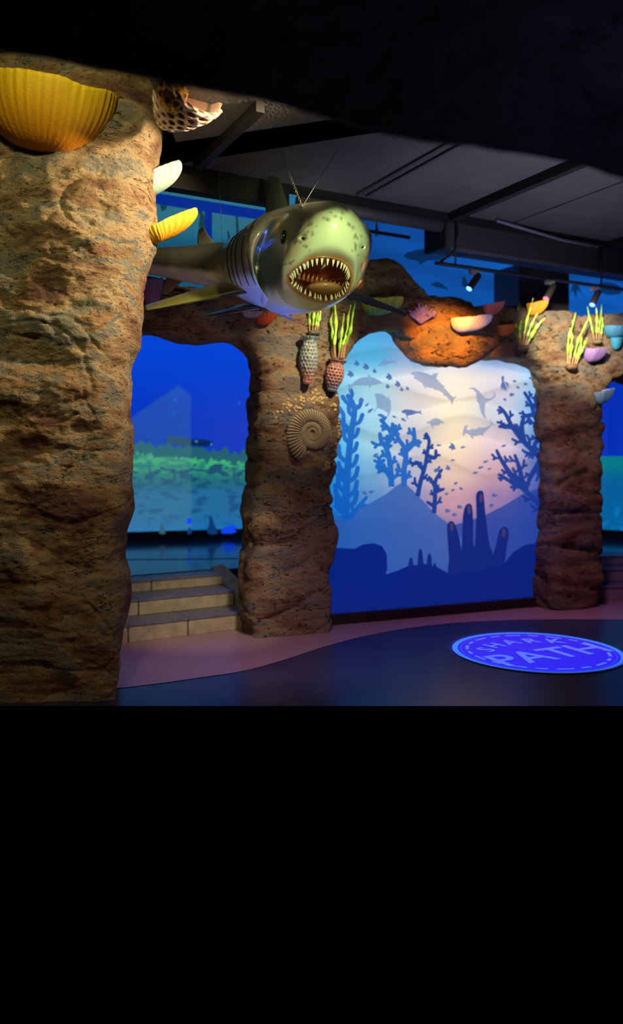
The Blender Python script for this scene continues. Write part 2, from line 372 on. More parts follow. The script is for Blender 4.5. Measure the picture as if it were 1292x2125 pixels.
# ------------------------------------------------------------------ near rock pillar
sil = [(100, 372), (185, 357), (240, 345), (300, 343), (350, 335), (400, 330), (470, 333), (520, 331), (560, 318), (600, 305), (640, 305), (680, 302), (720, 300), (742, 288), (770, 277), (800, 281), (860, 283), (950, 284), (1020, 285), (1060, 282), (1100, 269), (1160, 263), (1190, 274), (1250, 278), (1290, 272), (1330, 264), (1370, 260), (1400, 257), (1425, 259), (1440, 251), (1475, 250)]
def edge_x(z):
    low = 1-sm(.15, 1.0, z); dt = 5.65*(1-low)+5.15*low
    py = HY+(EYE-z)*F/dt
    ys = [s[0] for s in sil]; px = float(np.interp(py, ys, [s[1] for s in sil]))
    return (px-HX)/F*dt, low
nz_, na = 560, 420
vs = []
ztop = 4.3
for j in range(nz_+1):
    z = ztop*j/nz_; ex, low = edge_x(z)
    a, b_ = .82, .44
    cx, cy = ex-a, 5.12+b_+.02
    pw = 2.7+5*low
    for i in range(na):
        t_ = 2*math.pi*i/na; c_, s_ = math.cos(t_), math.sin(t_)
        x = cx+a*math.copysign(abs(c_)**(2/pw), c_); y = cy+b_*math.copysign(abs(s_)**(2/pw), s_)
        x += -(y-5.12)*.25*low
        nrm = Vector((c_/a, s_/b_, 0)).normalized()
        p = Vector((x, y, z))
        h = fbm(Vector((x*1.5, y*1.5, z*1.3)), 3)*.07
        h += fbm(Vector((x*2.2+z*.5, y*2.2, z*4.2)), 5)*.035
        rd = 1-abs(noise.noise(Vector((x*1.3-z*.25, y*1.3, z*2.1+x*.5))))*2
        if rd > .90: h -= (rd-.90)*8*.022
        rd = 1-abs(noise.noise(Vector((x*2.6+z, y*2.0, z*3.1+4))))*2
        if rd > .90: h -= (rd-.90)*8*.014
        tb = noise.turbulence(Vector((x*3.1+7, y*3.1, z*4.6)), 5, False); h += (tb-.6)*.035
        h += noise.noise(Vector((x*16, y*16, z*22)))*.009+noise.noise(Vector((x*38, y*38, z*50)))*.004
        h *= 1-.75*max(0, c_)**3        # keep the right flank on its outline
        h -= .018
        p += nrm*h
        if z < .5: p.y = max(p.y, YF+.012)
        vs.append(p)
fs = [(j*na+i, j*na+(i+1) % na, (j+1)*na+(i+1) % na, (j+1)*na+i) for j in range(nz_) for i in range(na)]
fs.append(tuple(range(na-1, -1, -1))); fs.append(tuple(nz_*na+i for i in range(na)))
pil = mesh('rock_pillar', vs, fs, M['rock_near'], None, True)
tag(pil, 'tall tan artificial rock pillar in the left foreground with yellow sponge', 'rock pillar')
PB = bvh(pil)

# ------------------------------------------------------------------ overhead dark rock
bot = [(-500, 60), (-200, 95), (0, 120), (80, 133), (160, 150), (250, 166), (340, 186), (400, 198), (460, 208), (530, 220), (600, 240), (680, 262), (740, 277), (820, 290), (900, 301), (980, 305), (1050, 318), (1110, 332), (1170, 346), (1230, 362), (1292, 378), (1500, 440), (1800, 520)]
nx, nr = 460, 150
vs = []
for i in range(nx+1):
    px = -500+2300*i/nx
    by = float(np.interp(px, [q[0] for q in bot], [q[1] for q in bot]))
    for k in range(nr+1):
        # profile: front face top -> bottom -> back face
        t_ = k/nr
        if t_ < .6: dz = (1-t_/.6)**1.0*1.6; d = 2.35-.25*sm(0, 1, dz/1.0); 
        else: tt = (t_-.6)/.4; dz = .9*tt**1.5; d = 2.35+.55*math.sin(tt*math.pi/2)
        z0 = EYE+(HY-by)/F*2.4; x = (px-HX)/F*2.4
        p = Vector((x, d, z0+dz))
        h = fbm(Vector((p.x*1.5, p.y*1.5+3, p.z*2.2)), 4)*.06+fbm(Vector((p.x*5, p.y*5, p.z*9)), 3)*.012
        if t_ < .6: p.y += h
        else: p.z += h*.4
        vs.append(p)
fs = [(i*(nr+1)+k, (i+1)*(nr+1)+k, (i+1)*(nr+1)+k+1, i*(nr+1)+k+1) for i in range(nx) for k in range(nr)]
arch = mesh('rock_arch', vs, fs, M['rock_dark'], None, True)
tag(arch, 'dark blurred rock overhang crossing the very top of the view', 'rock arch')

# ------------------------------------------------------------------ backlit panel
cx_ = [690, 770, 850, 940, 1040, 1150]
cy_ = [680, 740, 790, 850, 920, 980, 1040, 1110, 1300]
tab = [[(85, 175, 222), (80, 168, 225), (85, 160, 220), (130, 165, 215), (120, 170, 230), (110, 190, 240)],
       [(90, 180, 225), (90, 185, 232), (125, 170, 220), (205, 205, 222), (130, 165, 225), (120, 200, 248)],
       [(130, 205, 232), (170, 220, 235), (218, 220, 225), (255, 242, 222), (228, 220, 228), (125, 200, 250)],
       [(110, 195, 235), (165, 215, 235), (218, 216, 216), (255, 244, 212), (205, 208, 225), (80, 165, 240)],
       [(80, 180, 225), (155, 207, 225), (205, 203, 215), (252, 225, 192), (225, 200, 208), (50, 125, 215)],
       [(50, 150, 215), (120, 175, 218), (180, 182, 208), (236, 203, 182), (205, 162, 180), (45, 90, 190)],
       [(25, 120, 200), (90, 140, 200), (140, 140, 190), (200, 152, 165), (150, 120, 170), (25, 70, 170)],
       [(8, 90, 180), (60, 110, 185), (100, 110, 175), (130, 110, 165), (90, 90, 160), (8, 55, 150)],
       [(5, 60, 150), (20, 60, 150), (40, 60, 140), (60, 60, 140), (30, 40, 130), (5, 30, 120)]]
TAB = np.array(tab, float)
def pcol(px, py):
    x = min(max(px, cx_[0]), cx_[-1]); y = min(max(py, cy_[0]), cy_[-1])
    i = min(int(np.searchsorted(cx_, x, 'right'))-1, len(cx_)-2); j = min(int(np.searchsorted(cy_, y, 'right'))-1, len(cy_)-2)
    fx = (x-cx_[i])/(cx_[i+1]-cx_[i]); fy = (y-cy_[j])/(cy_[j+1]-cy_[j]); fx = fx*fx*(3-2*fx); fy = fy*fy*(3-2*fy)
    c = (TAB[j, i]*(1-fx)+TAB[j, i+1]*fx)*(1-fy)+(TAB[j+1, i]*(1-fx)+TAB[j+1, i+1]*fx)*fy
    return c
def band(px, py):    # the wavy light shafts of the print
    w_ = 0
    for (y0, am, ph, wl, th, st) in [(735, 10, .3, 300, 20, -.10), (772, 14, 1.2, 380, 16, .09), (812, 18, 2.6, 330, 17, -.12), (845, 12, .2, 260, 16, .07), (886, 22, 3.4, 300, 20, -.11), (925, 16, 1.4, 280, 20, .07), (965, 22, 2.2, 260, 22, -.10)]:
        yc = y0+am*math.sin(px/wl*2*math.pi+ph); dd = (py-yc)/th
        if dd > 0: w_ += st*math.exp(-dd*1.3)
        else: w_ += st*math.exp(-dd*dd*18)*.6
    return 1+w_*(1 if 690 < py < 1050 else 0)
MODES = {'bg': (None, 0), 'faint': ((118, 140, 185), .62), 'fish': ((60, 90, 165), .80), 'coral': ((8, 85, 185), .80), 'coral2': ((10, 50, 140), .88),
         'tip': ((62, 50, 96), .9), 'hill': ((42, 88, 170), .74), 'hill2': ((34, 66, 158), .78), 'base': ((0, 30, 120), .95), 'finger': ((8, 34, 118), .95)}
def colfor(p, mode):
    # p world point on the wall -> its place on the print
    d = p.y; px = HX+p.x/d*F; py = HY-(p.z-EYE)/d*F
    c = pcol(px, py)
    c = c*band(px, py)
    t_, k = MODES[mode]
    if t_: c = c*(1-k)+np.array(t_)*k
    return srgb(np.clip(c, 0, 255))
panel = empty('backlit_panel', WALL.hit(915, 1275), 'glowing ocean silhouette panel framed by rock pillars', 'illuminated panel')
s0, _ = WALL.sz(660, 900); s1, _ = WALL.sz(1175, 900)
ns, nzz = 230, 260
vs, cols = [], []
for j in range(nzz+1):
    for i in range(ns+1):
        s_ = s0+(s1-s0)*i/ns; z = .1+(3.05-.1)*j/nzz
        p = WALL.at(s_, z, 0); vs.append(p); cols.append(colfor(p, 'bg'))
fs = [(j*(ns+1)+i, j*(ns+1)+i+1, (j+1)*(ns+1)+i+1, (j+1)*(ns+1)+i) for j in range(nzz) for i in range(ns)]
mesh('print', vs, fs, M['emit'], panel, False, cols)
kb = mesh('kick_board', *boxv(WALL.at(s0, 0, -.03), WALL.u*(s1-s0), WALL.n*.10, Vector((0, 0, .1))), simple('kick board', (.02, .012, .016), .6), panel)
LAY = [.004]
def sil_mesh(name, polys, mode, plane=WALL, parent=panel, colf=colfor, step=None, off=None):
    off = off or LAY[0]
    bm = bmesh.new()
    for poly in polys:
        vv = [bm.verts.new(plane.hit(x, y, off)) for x, y in poly]
        try: bm.faces.new(vv)
        except ValueError: pass
    bm.normal_update(); bmesh.ops.triangulate(bm, faces=bm.faces[:], quad_method='BEAUTY', ngon_method='EAR_CLIP')
    if step: 
        for _ in range(3):
            es = [e for e in bm.edges if e.calc_length() > step]
            if not es: break
            bmesh.ops.subdivide_edges(bm, edges=es, cuts=1); bm.normal_update(); bmesh.ops.triangulate(bm, faces=bm.faces[:])
    bm.normal_update()
    for f_ in bm.faces:
        if f_.normal.dot(plane.n) < 0: f_.normal_flip()
    vs = [v.co.copy() for v in bm.verts]; bm.verts.index_update(); fs = [tuple(v.index for v in f_.verts) for f_ in bm.faces]; bm.free()
    return mesh(name, vs, fs, M['emit'], parent, False, [colf(v, mode) for v in vs])
def smooth2(pts, sub=4):
    q = cring([Vector((x, y, 0)) for x, y in pts], len(pts)*sub); return [(p.x, p.y) for p in q]
# hills, layered back to front
LAY[0] = .003
sil_mesh('hill', [smooth2([(1000, 1072), (1040, 1052), (1085, 1025), (1150, 1000)], 1)+[(1160, 1180), (930, 1180), (940, 1090)]], 'hill2', step=.08)
LAY[0] = .004
sil_mesh('hill', [[(690, 1075), (720, 1068), (760, 1048), (800, 1026), (822, 1008), (836, 1000), (850, 1012), (880, 1042), (905, 1068), (930, 1086), (960, 1120), (960, 1215), (690, 1215)]], 'hill', step=.08)
LAY[0] = .006
sil_mesh('seabed', [[(680, 1138), (700, 1137), (735, 1139), (752, 1130), (775, 1127), (792, 1133), (802, 1150), (803, 1180), (800, 1192), (825, 1184), (845, 1175), (880, 1170), (905, 1176), (935, 1192), (1000, 1185), (1045, 1170), (1065, 1145), (1090, 1130), (1120, 1126), (1165, 1126), (1165, 1262), (680, 1300)]], 'base', step=.1)
# finger sponges of the print
for poly in ([(927, 1100), (929, 1086), (935, 1081), (942, 1085), (948, 1100), (955, 1130), (962, 1175), (965, 1200), (930, 1200), (931, 1160)],
             [(960, 1070), (965, 1050), (972, 1045), (979, 1050), (981, 1080), (981, 1120), (984, 1200), (955, 1200), (958, 1130)],
             [(987, 1030), (991, 1020), (998, 1018), (1003, 1024), (1006, 1060), (1012, 1110), (1022, 1200), (985, 1200), (986, 1120), (988, 1070)],
             [(1030, 1125), (1034, 1105), (1041, 1094), (1050, 1094), (1055, 1102), (1053, 1125), (1047, 1165), (1045, 1200), (1010, 1200), (1020, 1160)],
             [(958, 1160), (968, 1140), (1000, 1130), (1020, 1140), (1022, 1205), (950, 1205)],
             [(846, 1185), (849, 1160), (853, 1157), (856, 1162), (857, 1188)], [(866, 1185), (868, 1145), (872, 1139), (876, 1146), (878, 1185)],
             [(885, 1185), (886, 1158), (889, 1149), (893, 1150), (895, 1160), (896, 1185)], [(898, 1185), (899, 1172), (902, 1168), (905, 1175), (906, 1190)]):
    sil_mesh('finger_sponge_print', [smooth2(poly, 2)], 'finger', off=.0056, step=.1)
for x_, y_ in ((936, 1092), (972, 1056), (997, 1032), (1044, 1104)):  # brown reflection on the finger tips, painted as part of the print
    sil_mesh('finger_tip_reflection', [smooth2([(x_-3, y_), (x_, y_-8), (x_+4, y_-2), (x_+3, y_+9), (x_-1, y_+10)], 2)], 'tip', off=.0058)
# corals
def stroke(pts, w0, w1):
    w0 *= 1.25; w1 *= 1.3
    q = cpath([Vector((x, y, 0)) for x, y in pts], 4); m = len(q); L_, R_ = [], []
    for i, p in enumerate(q):
        tg = (q[min(i+1, m-1)]-q[max(i-1, 0)]).normalized(); nn = Vector((-tg.y, tg.x, 0)); ww = (w0+(w1-w0)*i/(m-1))/2
        L_.append(((p+nn*ww).x, (p+nn*ww).y)); R_.append(((p-nn*ww).x, (p-nn*ww).y))
    e = q[-1]; tg = (q[-1]-q[-2]).normalized(); nn = Vector((-tg.y, tg.x, 0)); ww = w1/2
    cap = [((e+nn*ww*math.cos(a)+tg*ww*math.sin(a)).x, (e+nn*ww*math.cos(a)+tg*ww*math.sin(a)).y) for a in (math.pi/4, math.pi/2, 3*math.pi/4)]
    return L_+cap+R_[::-1]
def coral(stems, mode, rnd, off, spacing=20, blen=30, w0=9, w1=4, curl=.5, second=True, name='coral_print'):
    rr = random.Random(rnd); polys = []
    for st in stems:
        q = cpath([Vector((x, y, 0)) for x, y in st], 6); polys.append(stroke(st, w0, w1+1))
        acc = 0; side = rr.choice((1, -1)); tot = sum((q[i]-q[i-1]).length for i in range(1, len(q))); run = 0
        for i in range(1, len(q)):
            seg = (q[i]-q[i-1]); acc += seg.length; run += seg.length
            if acc > spacing and run < tot-6:
                acc = rr.uniform(-3, 3); side = -side; tg = seg.normalized()
                f_ = run/tot; L_ = blen*(1-.45*f_)*rr.uniform(.75, 1.15)
                nn = Vector((-tg.y, tg.x, 0))*side; d1 = (tg*.55+nn*.85).normalized(); d2 = (tg*(.55+curl)+nn*.35).normalized()
                a = q[i]; m1 = a+d1*L_*.5; e = m1+d2*L_*.55
                ww = (w0*(1-f_)+w1*f_)*.75
                polys.append(stroke([(a.x, a.y), (m1.x, m1.y), (e.x, e.y)], ww, w1))
                if second:
                    s2 = m1+(nn*.9+tg*.0).normalized()*L_*.33; polys.append(stroke([(m1.x, m1.y), (s2.x, s2.y)], w1+.5, w1))
                    if L_ > 24: s3 = a+d1*L_*.7+(tg).normalized()*L_*.1; s4 = s3+(d1*.3+tg*1.0-nn*.35).normalized()*L_*.35; polys.append(stroke([(s3.x, s3.y), (s4.x, s4.y)], w1, w1*.9))
    return sil_mesh(name, polys, mode, off=off)
coral([[(716, 1080), (718, 1020), (722, 960), (728, 900), (735, 850), (722, 822)], [(720, 1000), (700, 985)], [(730, 900), (700, 870)]], 'coral', 3, .0045, 11, 46, 13, 7, .9, False)
coral([[(724, 1075), (745, 1050), (760, 1032)], [(722, 1070), (705, 1045)]], 'coral', 4, .0046, 14, 24, 9, 4, .5, False)
coral([[(812, 1010), (810, 975), (806, 945), (800, 925), (812, 908), (806, 890), (790, 872)], [(806, 930), (792, 918), (788, 900)], [(804, 912), (816, 900), (814, 880)]], 'coral', 11, .0047, 15, 26, 10, 5)
coral([[(838, 1010), (838, 975), (842, 945), (838, 928), (825, 908), (820, 884)], [(842, 935), (858, 918), (858, 890)], [(852, 922), (868, 915)], [(810, 990), (795, 970), (782, 968), (796, 955)]], 'coral', 23, .0048, 15, 26, 10, 5)
coral([[(866, 1030), (872, 1000), (882, 965), (886, 940), (890, 915), (884, 900)], [(884, 945), (902, 950), (904, 935)], [(878, 975), (866, 960), (858, 962)]], 'coral2', 31, .0049, 15, 22, 8, 4)
coral([[(900, 1065), (902, 1035), (903, 1000), (910, 985), (916, 975)], [(903, 1010), (890, 990)], [(903, 1020), (920, 1015)], [(900, 1050), (886, 1042)]], 'coral2', 41, .005, 13, 18, 8, 3.5)
coral([[(1145, 1085), (1120, 1050), (1092, 1020), (1060, 1000), (1035, 985)], [(1092, 1020), (1060, 985), (1040, 955), (1030, 935)], [(1085, 1010), (1078, 975), (1068, 945)]], 'coral2', 5, .0051, 15, 26, 10, 4)
coral([[(1148, 985), (1120, 950), (1085, 915), (1062, 885), (1048, 858), (1036, 845)], [(1085, 915), (1082, 885), (1088, 860)], [(1062, 885), (1036, 885)], [(1122, 955), (1100, 990), (1095, 1005)]], 'coral2', 6, .0052, 14, 28, 11, 4)
coral([[(1142, 930), (1120, 890), (1108, 860), (1100, 835), (1088, 815)], [(1108, 860), (1082, 865)], [(1104, 848), (1120, 825)], [(1130, 905), (1110, 920), (1104, 950)]], 'coral2', 8, .0053, 14, 24, 9, 4)
coral([[(1146, 900), (1136, 860), (1132, 815)], [(1146, 960), (1130, 940)], [(1146, 1010), (1125, 1000)], [(1140, 1100), (1142, 900)]], 'coral2', 9, .0054, 15, 20, 12, 4)
sil_mesh('coral_trunk_print', [[(1122, 1150), (1130, 1090), (1122, 1050), (1126, 1000), (1133, 940), (1131, 880), (1139, 810), (1165, 810), (1165, 1150)]], 'coral2', off=.0055, step=.1)
# creatures (outlines read off enlarged views)
def za(pts): return [(690+x/5.383, 720+y/5.383) for x, y in pts]
def zb(pts): return [(900+x/5.168, 740+y/5.168) for x, y in pts]
OFFC = .0085
sil_mesh('dolphin_print', [za([(148, 425), (180, 418), (215, 418), (240, 385), (290, 350), (340, 338), (398, 332), (392, 300), (408, 310), (428, 336), (470, 346), (520, 375), (560, 405), (530, 412), (480, 422), (436, 428), (420, 452), (402, 460), (408, 432), (330, 430), (260, 428), (222, 434), (208, 465), (186, 495), (190, 455), (178, 436)])], 'faint', off=OFFC)
sil_mesh('dolphin_print', [za([(503, 215), (520, 190), (548, 160), (572, 138), (582, 128), (584, 155), (620, 152), (660, 155), (690, 160), (706, 132), (706, 162), (715, 182), (695, 175), (650, 180), (615, 192), (592, 205), (598, 225), (578, 205), (545, 208), (520, 215)])], 'faint', off=OFFC)
sil_mesh('shark_print', [za([(868, 285), (900, 275), (960, 276), (1010, 282), (1060, 298), (1100, 318), (1125, 298), (1170, 292), (1182, 298), (1162, 320), (1158, 352), (1195, 395), (1225, 425), (1258, 440), (1240, 450), (1290, 505), (1340, 560), (1395, 545), (1355, 580), (1330, 655), (1315, 600), (1260, 545), (1238, 545), (1235, 520), (1190, 490), (1128, 475), (1120, 460), (1070, 455), (1040, 440), (1042, 470), (1015, 440), (1000, 405), (950, 375), (900, 345), (915, 325), (885, 310)])], 'faint', off=OFFC)
sil_mesh('manta_print', [za([(462, 530), (500, 518), (540, 522), (575, 540), (600, 560), (615, 572), (645, 558), (630, 580), (645, 602), (662, 600), (645, 618), (650, 660), (648, 710), (635, 755), (602, 795), (615, 740), (580, 715), (530, 690), (498, 682), (470, 720), (455, 758), (462, 715), (492, 665), (488, 610), (478, 560)])], 'faint', off=OFFC)
sil_mesh('whale_print', [za([(765, 722), (790, 702), (830, 698), (880, 702), (925, 716), (965, 720), (990, 708), (982, 730), (1008, 758), (975, 742), (935, 740), (890, 758), (850, 765), (832, 770), (840, 795), (858, 815), (832, 800), (820, 770), (812, 745), (780, 740)])], 'fish', off=OFFC)
sil_mesh('turtle_print', [za([(1045, 850), (1060, 832), (1085, 830), (1110, 805), (1150, 792), (1190, 802), (1220, 828), (1248, 845), (1238, 856), (1212, 850), (1185, 872), (1140, 880), (1112, 875), (1122, 900), (1136, 922), (1115, 912), (1100, 880), (1085, 856), (1062, 858)])], 'faint', off=OFFC)
sil_mesh('ray_print', [zb([(370, 342), (400, 330), (440, 336), (480, 365), (520, 415), (550, 445), (590, 448), (625, 440), (645, 410), (642, 385), (625, 370), (648, 380), (658, 410), (650, 440), (620, 462), (590, 475), (550, 500), (545, 560), (545, 620), (562, 672), (535, 655), (508, 610), (490, 555), (480, 505), (458, 480), (462, 450), (445, 440), (460, 425), (448, 380), (415, 350)])], 'faint', off=OFFC)
sil_mesh('hammerhead_print', [zb([(330, 742), (360, 736), (370, 748), (350, 762), (350, 785), (380, 790), (400, 785), (398, 765), (425, 782), (470, 768), (492, 745), (488, 765), (545, 758), (595, 740), (610, 720), (604, 665), (625, 710), (650, 735), (620, 735), (590, 770), (550, 810), (530, 825), (530, 855), (508, 838), (450, 852), (420, 852), (425, 890), (400, 872), (385, 842), (340, 818), (322, 850), (305, 845), (312, 790)])], 'faint', off=OFFC)
sil_mesh('squid_print', [smooth2(zb([(720, 225), (738, 205), (752, 222), (750, 260), (760, 285), (775, 330), (790, 385), (768, 350), (762, 385), (752, 340), (738, 385), (740, 330), (722, 370), (722, 320), (708, 340), (722, 290), (728, 260)]), 2), smooth2(zb([(760, 265), (800, 290), (818, 350), (805, 320), (790, 300), (800, 355), (785, 330), (770, 295)]), 2)], 'fish', off=OFFC)
ANG = [(-10, 0), (-3, -5), (-6, -12), (0, -9), (6, -4), (8, 5), (10, 6), (2, 8), (-4, 10), (-2, 5), (-7, 5)]
FSH = [(-10, 1), (-6, -3), (0, -4.5), (5, -2), (10, -4), (8, 0), (10, 4), (5, 2), (0, 4), (-3, 5), (-6, 3)]
def fish(shape, x, y, s_, ang, mode, name):
    a = R(ang); c_, n__ = math.cos(a), math.sin(a)
    return sil_mesh(name, [[(x+(p*c_-q*n__)*s_, y+(p*n__+q*c_)*s_) for p, q in shape]], mode, off=OFFC+.001)
for x, y, s_ in [(740, 754, .62), (759, 761, .72), (777, 770, .5), (727, 776, .75), (807, 782, .75), (825, 797, .7), (804, 802, .5), (833, 808, .45), (845, 806, .42), (938, 927, .8), (929, 971, .6)]:
    fish(ANG, x, y, s_, random.uniform(-12, 12), 'fish', 'angelfish_print')
for x, y, s_, a in [(749, 831, .65, 0), (740, 841, .5, -20), (761, 840, .55, -45), (768, 852, .75, -35), (790, 862, .75, 15), (818, 865, .5, 20), (837, 871, .65, 35), (910, 924, .55, 0), (960, 928, .55, -10),
                    (1045, 925, .6, -15), (1007, 958, .6, -15), (997, 970, .65, -15), (986, 981, .6, -10), (1015, 973, .5, -10), (939, 955, .5, 0), (1056, 958, .5, -10)]:
    fish(FSH, x, y, s_, a, 'fish', 'small_fish_print')
ROUND = [(-8, 0), (-4, -5), (2, -5), (6, -2), (9, -4), (8, 0), (9, 4), (6, 2), (2, 5), (-4, 5)]
for x, y, s_ in [(1108, 775, .55), (1118, 783, .55), (1100, 785, .5), (1110, 797, .65), (1123, 795, .55), (1067, 791, .5), (1074, 804, .5), (1090, 797, .55), (1061, 819, .7), (1047, 829, .5),
                 (779, 945, .75), (756, 1023, .7), (770, 1021, .7), (905, 976, .8), (945, 1003, .55), (939, 1017, .5), (956, 1014, .55), (926, 1025, .5), (928, 1060, .75), (953, 1052, .75), (942, 1068, .65), (1025, 1028, .75), (1019, 1049, .7)]:
    fish(ROUND, x, y, s_, random.uniform(-35, 35), 'fish', 'round_fish_print')

# ------------------------------------------------------------------ upper mural wall
mural = empty('mural_board', MUR.at(2, 3.12), 'long blue ocean mural board above the rock wall', 'mural')  # mural colours are given off as emission
def mcol(p, mode='bg'):
    d = p.y; px = HX+p.x/d*F; py = HY-(p.z-EYE)/d*F
    t_ = min(1, max(0, (px-330)/900))
    left = lerp((14, 88, 128), (10, 72, 150), sm(420, 760, px)); rt = (14, 84, 172)
    c = lerp(left, rt, sm(700, 1100, px))
    zz = p.z
    k = .5+.5*noise.noise(Vector((p.x*1.1, 3, zz*4+p.x*.4)))
    c = tuple(v*(.72+.5*k) for v in c)
    if px < 620: c = lerp(c, (70, 130, 140), .55*sm(3.55, 3.95, zz))
    if mode == 'dark': c = tuple(v*.55 for v in c)
    if mode == 'strip': c = (4, 42, 140)
    return srgb(c)
vs, cols = [], []
for j in range(41):
    for i in range(241):
        p = MUR.at(-1.2+8*i/240, 3.12+1.28*j/40); vs.append(p); cols.append(mcol(p))
fs = [(j*241+i, j*241+i+1, (j+1)*241+i+1, (j+1)*241+i) for j in range(40) for i in range(240)]
mesh('print', vs, fs, M['emit'], mural, False, cols)
def mbox(name, a, b_, z0, z1):
    v, f = boxv(MUR.at(a, z0, .004), MUR.u*(b_-a), MUR.n*.02, Vector((0, 0, z1-z0))); mesh(name, v, f, M['emit'], mural, False, [mcol(q, 'strip') for q in v])
sa = MUR.sz(424, 450)[0]; sb = MUR.sz(438, 450)[0]
mbox('vertical_strip', sa, sb, 3.12, 4.12)
mbox('header_strip', -1.2, MUR.sz(700, 440)[0], 4.03, 4.13)
def ms(name, pts): sil_mesh(name, [smooth2(pts, 3)], 'dark', MUR, mural, mcol, None, .006)
ms('whale_shark_print', [(838, 531), (850, 522), (880, 516), (905, 514), (930, 510), (935, 530), (915, 540), (885, 541), (872, 549), (866, 541), (848, 538)])
ms('dolphin_print', [(893, 590), (905, 585), (915, 588), (925, 596), (931, 602), (918, 598), (908, 597), (900, 594)])
ms('turtle_print', [(1028, 595), (1040, 592), (1052, 597), (1058, 604), (1046, 605), (1040, 613), (1036, 604)])
ms('ray_print', [(400, 425), (412, 430), (420, 440), (432, 470), (425, 490), (412, 470), (414, 445)])
ms('fish_print', [(333, 408), (345, 406), (348, 420), (344, 434), (334, 436)])
ms('fish_print', [(962, 572), (970, 590), (968, 598), (958, 592)])
ms('octopus_print', [(1188, 590), (1200, 592), (1205, 612), (1198, 602), (1194, 618), (1188, 604), (1182, 612)])
ms('fish_print', [(1235, 590), (1262, 586), (1285, 594), (1288, 608), (1262, 612), (1240, 604)])
for x0, y0, x1, y1 in [(492, 448, 494, 500), (474, 482, 478, 508), (1052, 622, 1056, 660)]:
    ms('kelp_print', [(x0-3, y0), (x0+1, y0), (x1+2, y1), (x1-3, y1)])

# ------------------------------------------------------------------ projection screen
scr = empty('projection_screen', (-1, 11.4, .55), 'large curved screen showing a projected blue and green seabed', 'screen')
ctl = [(60, 10.6), (200, 11.0), (400, 11.45), (600, 11.9), (900, 12.2), (1150, 11.9), (1260, 11.5), (1400, 10.9), (1500, 10.6)]
def scol(px, py):
    if px < 900:
        hz = 930+22*(px-280)/250+5*noise.noise(Vector((px*.05, 0, 0)))
        c = lerp((0, 66, 212), (0, 48, 185), sm(690, 930, py))
        if py > hz-16:
            n1 = noise.noise(Vector((px*.12, py*.02, 1))); n2 = noise.noise(Vector((px*.03, py*.12, 4))); n3 = fbm(Vector((px*.03, py*.075, 8)), 4)
            tree = hz-6+16*noise.noise(Vector((px*.07, 2, 0)))+8*noise.noise(Vector((px*.23, 5, 0)))
            gr = lerp((28, 120, 112), (60, 178, 110), sm(.0, .5, .4+n3))
            if py > tree-6:
                c = lerp(gr, (22, 98, 118), sm(960, 1008, py+18*n3))
                if py < hz+12+14*n1: c = (22, 92, 104)
                if 970 < py < 1000 and n1 > .25: c = lerp(c, (14, 70, 100), .7)
                if n3 > .10 and 962 < py < 1015: c = lerp(c, (14, 74, 108), sm(.10, .2, n3))
                c = lerp(c, (30, 104, 150), sm(1000, 1025, py+8*n2)); 
                if n3 < -.22 and py > 1015: c = lerp(c, (12, 66, 118), .6)
                c = lerp(c, (24, 108, 178), sm(1060, 1110, py))
        # paler wedge: reflection on a glass pane, painted into the picture
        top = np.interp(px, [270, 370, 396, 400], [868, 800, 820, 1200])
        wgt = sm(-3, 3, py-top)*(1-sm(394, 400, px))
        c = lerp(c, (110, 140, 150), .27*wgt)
    else:
        n3 = fbm(Vector((px*.07, py*.1, 8)), 4)
        c = (0, 44, 178)
        if py > 946: c = lerp((0, 120, 130), (0, 92, 150), sm(950, 1010, py+15*n3)); c = lerp(c, (10, 120, 190), max(0, n3)*sm(1030, 1060, py))
    return srgb(c)
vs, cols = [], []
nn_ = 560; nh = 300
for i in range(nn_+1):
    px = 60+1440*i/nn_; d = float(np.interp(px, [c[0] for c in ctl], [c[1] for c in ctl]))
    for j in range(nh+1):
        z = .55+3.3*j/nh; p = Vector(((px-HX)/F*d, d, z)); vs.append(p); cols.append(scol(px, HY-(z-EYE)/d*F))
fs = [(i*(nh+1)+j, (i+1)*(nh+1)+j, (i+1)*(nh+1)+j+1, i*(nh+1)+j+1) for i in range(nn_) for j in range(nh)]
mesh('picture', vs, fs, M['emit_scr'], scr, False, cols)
vs = []
for i in range(41):
    px = 60+1440*i/40; d = float(np.interp(px, [c[0] for c in ctl], [c[1] for c in ctl]))-.03
    x = (px-HX)/F*d; vs += [(x, d, .43), (x, d, .56), (x, d+.12, .56)]
fs = []
for i in range(40): fs += [(i*3, i*3+3, i*3+4, i*3+1), (i*3+1, i*3+4, i*3+5, i*3+2)]
mesh('lower_frame', vs, fs, M['beam'], scr)
def scrshape(name, pts, col, d=11.36):
    vs = [P(x, y, d) for x, y in pts]; mesh(name, vs, [tuple(range(len(vs)))], M['emit_scr'], scr, False, [srgb(c) for c in col] if isinstance(col, list) else [srgb(col)]*len(vs))
scrshape('swimming_creature', [(300, 905), (330, 904), (370, 907), (396, 911), (396, 925), (385, 926), (355, 920), (325, 912)], (52, 86, 108), 11.33)
scrshape('swimming_creature', [(396, 911), (425, 912), (441, 917), (443, 921), (435, 926), (410, 926), (396, 925)], (6, 38, 84), 11.33)
scrshape('bright_mark', [(404, 914), (410, 914), (410, 918), (404, 918)], (60, 130, 190), 11.31)
scrshape('bright_mark', [(436, 920), (441, 920), (441, 924), (436, 924)], (60, 130, 190), 11.31)
scrshape('blue_fish', smooth2([(458, 1103), (470, 1092), (484, 1090), (492, 1094), (486, 1099), (491, 1103), (480, 1107), (462, 1107)], 2), (16, 70, 240), 11.5)
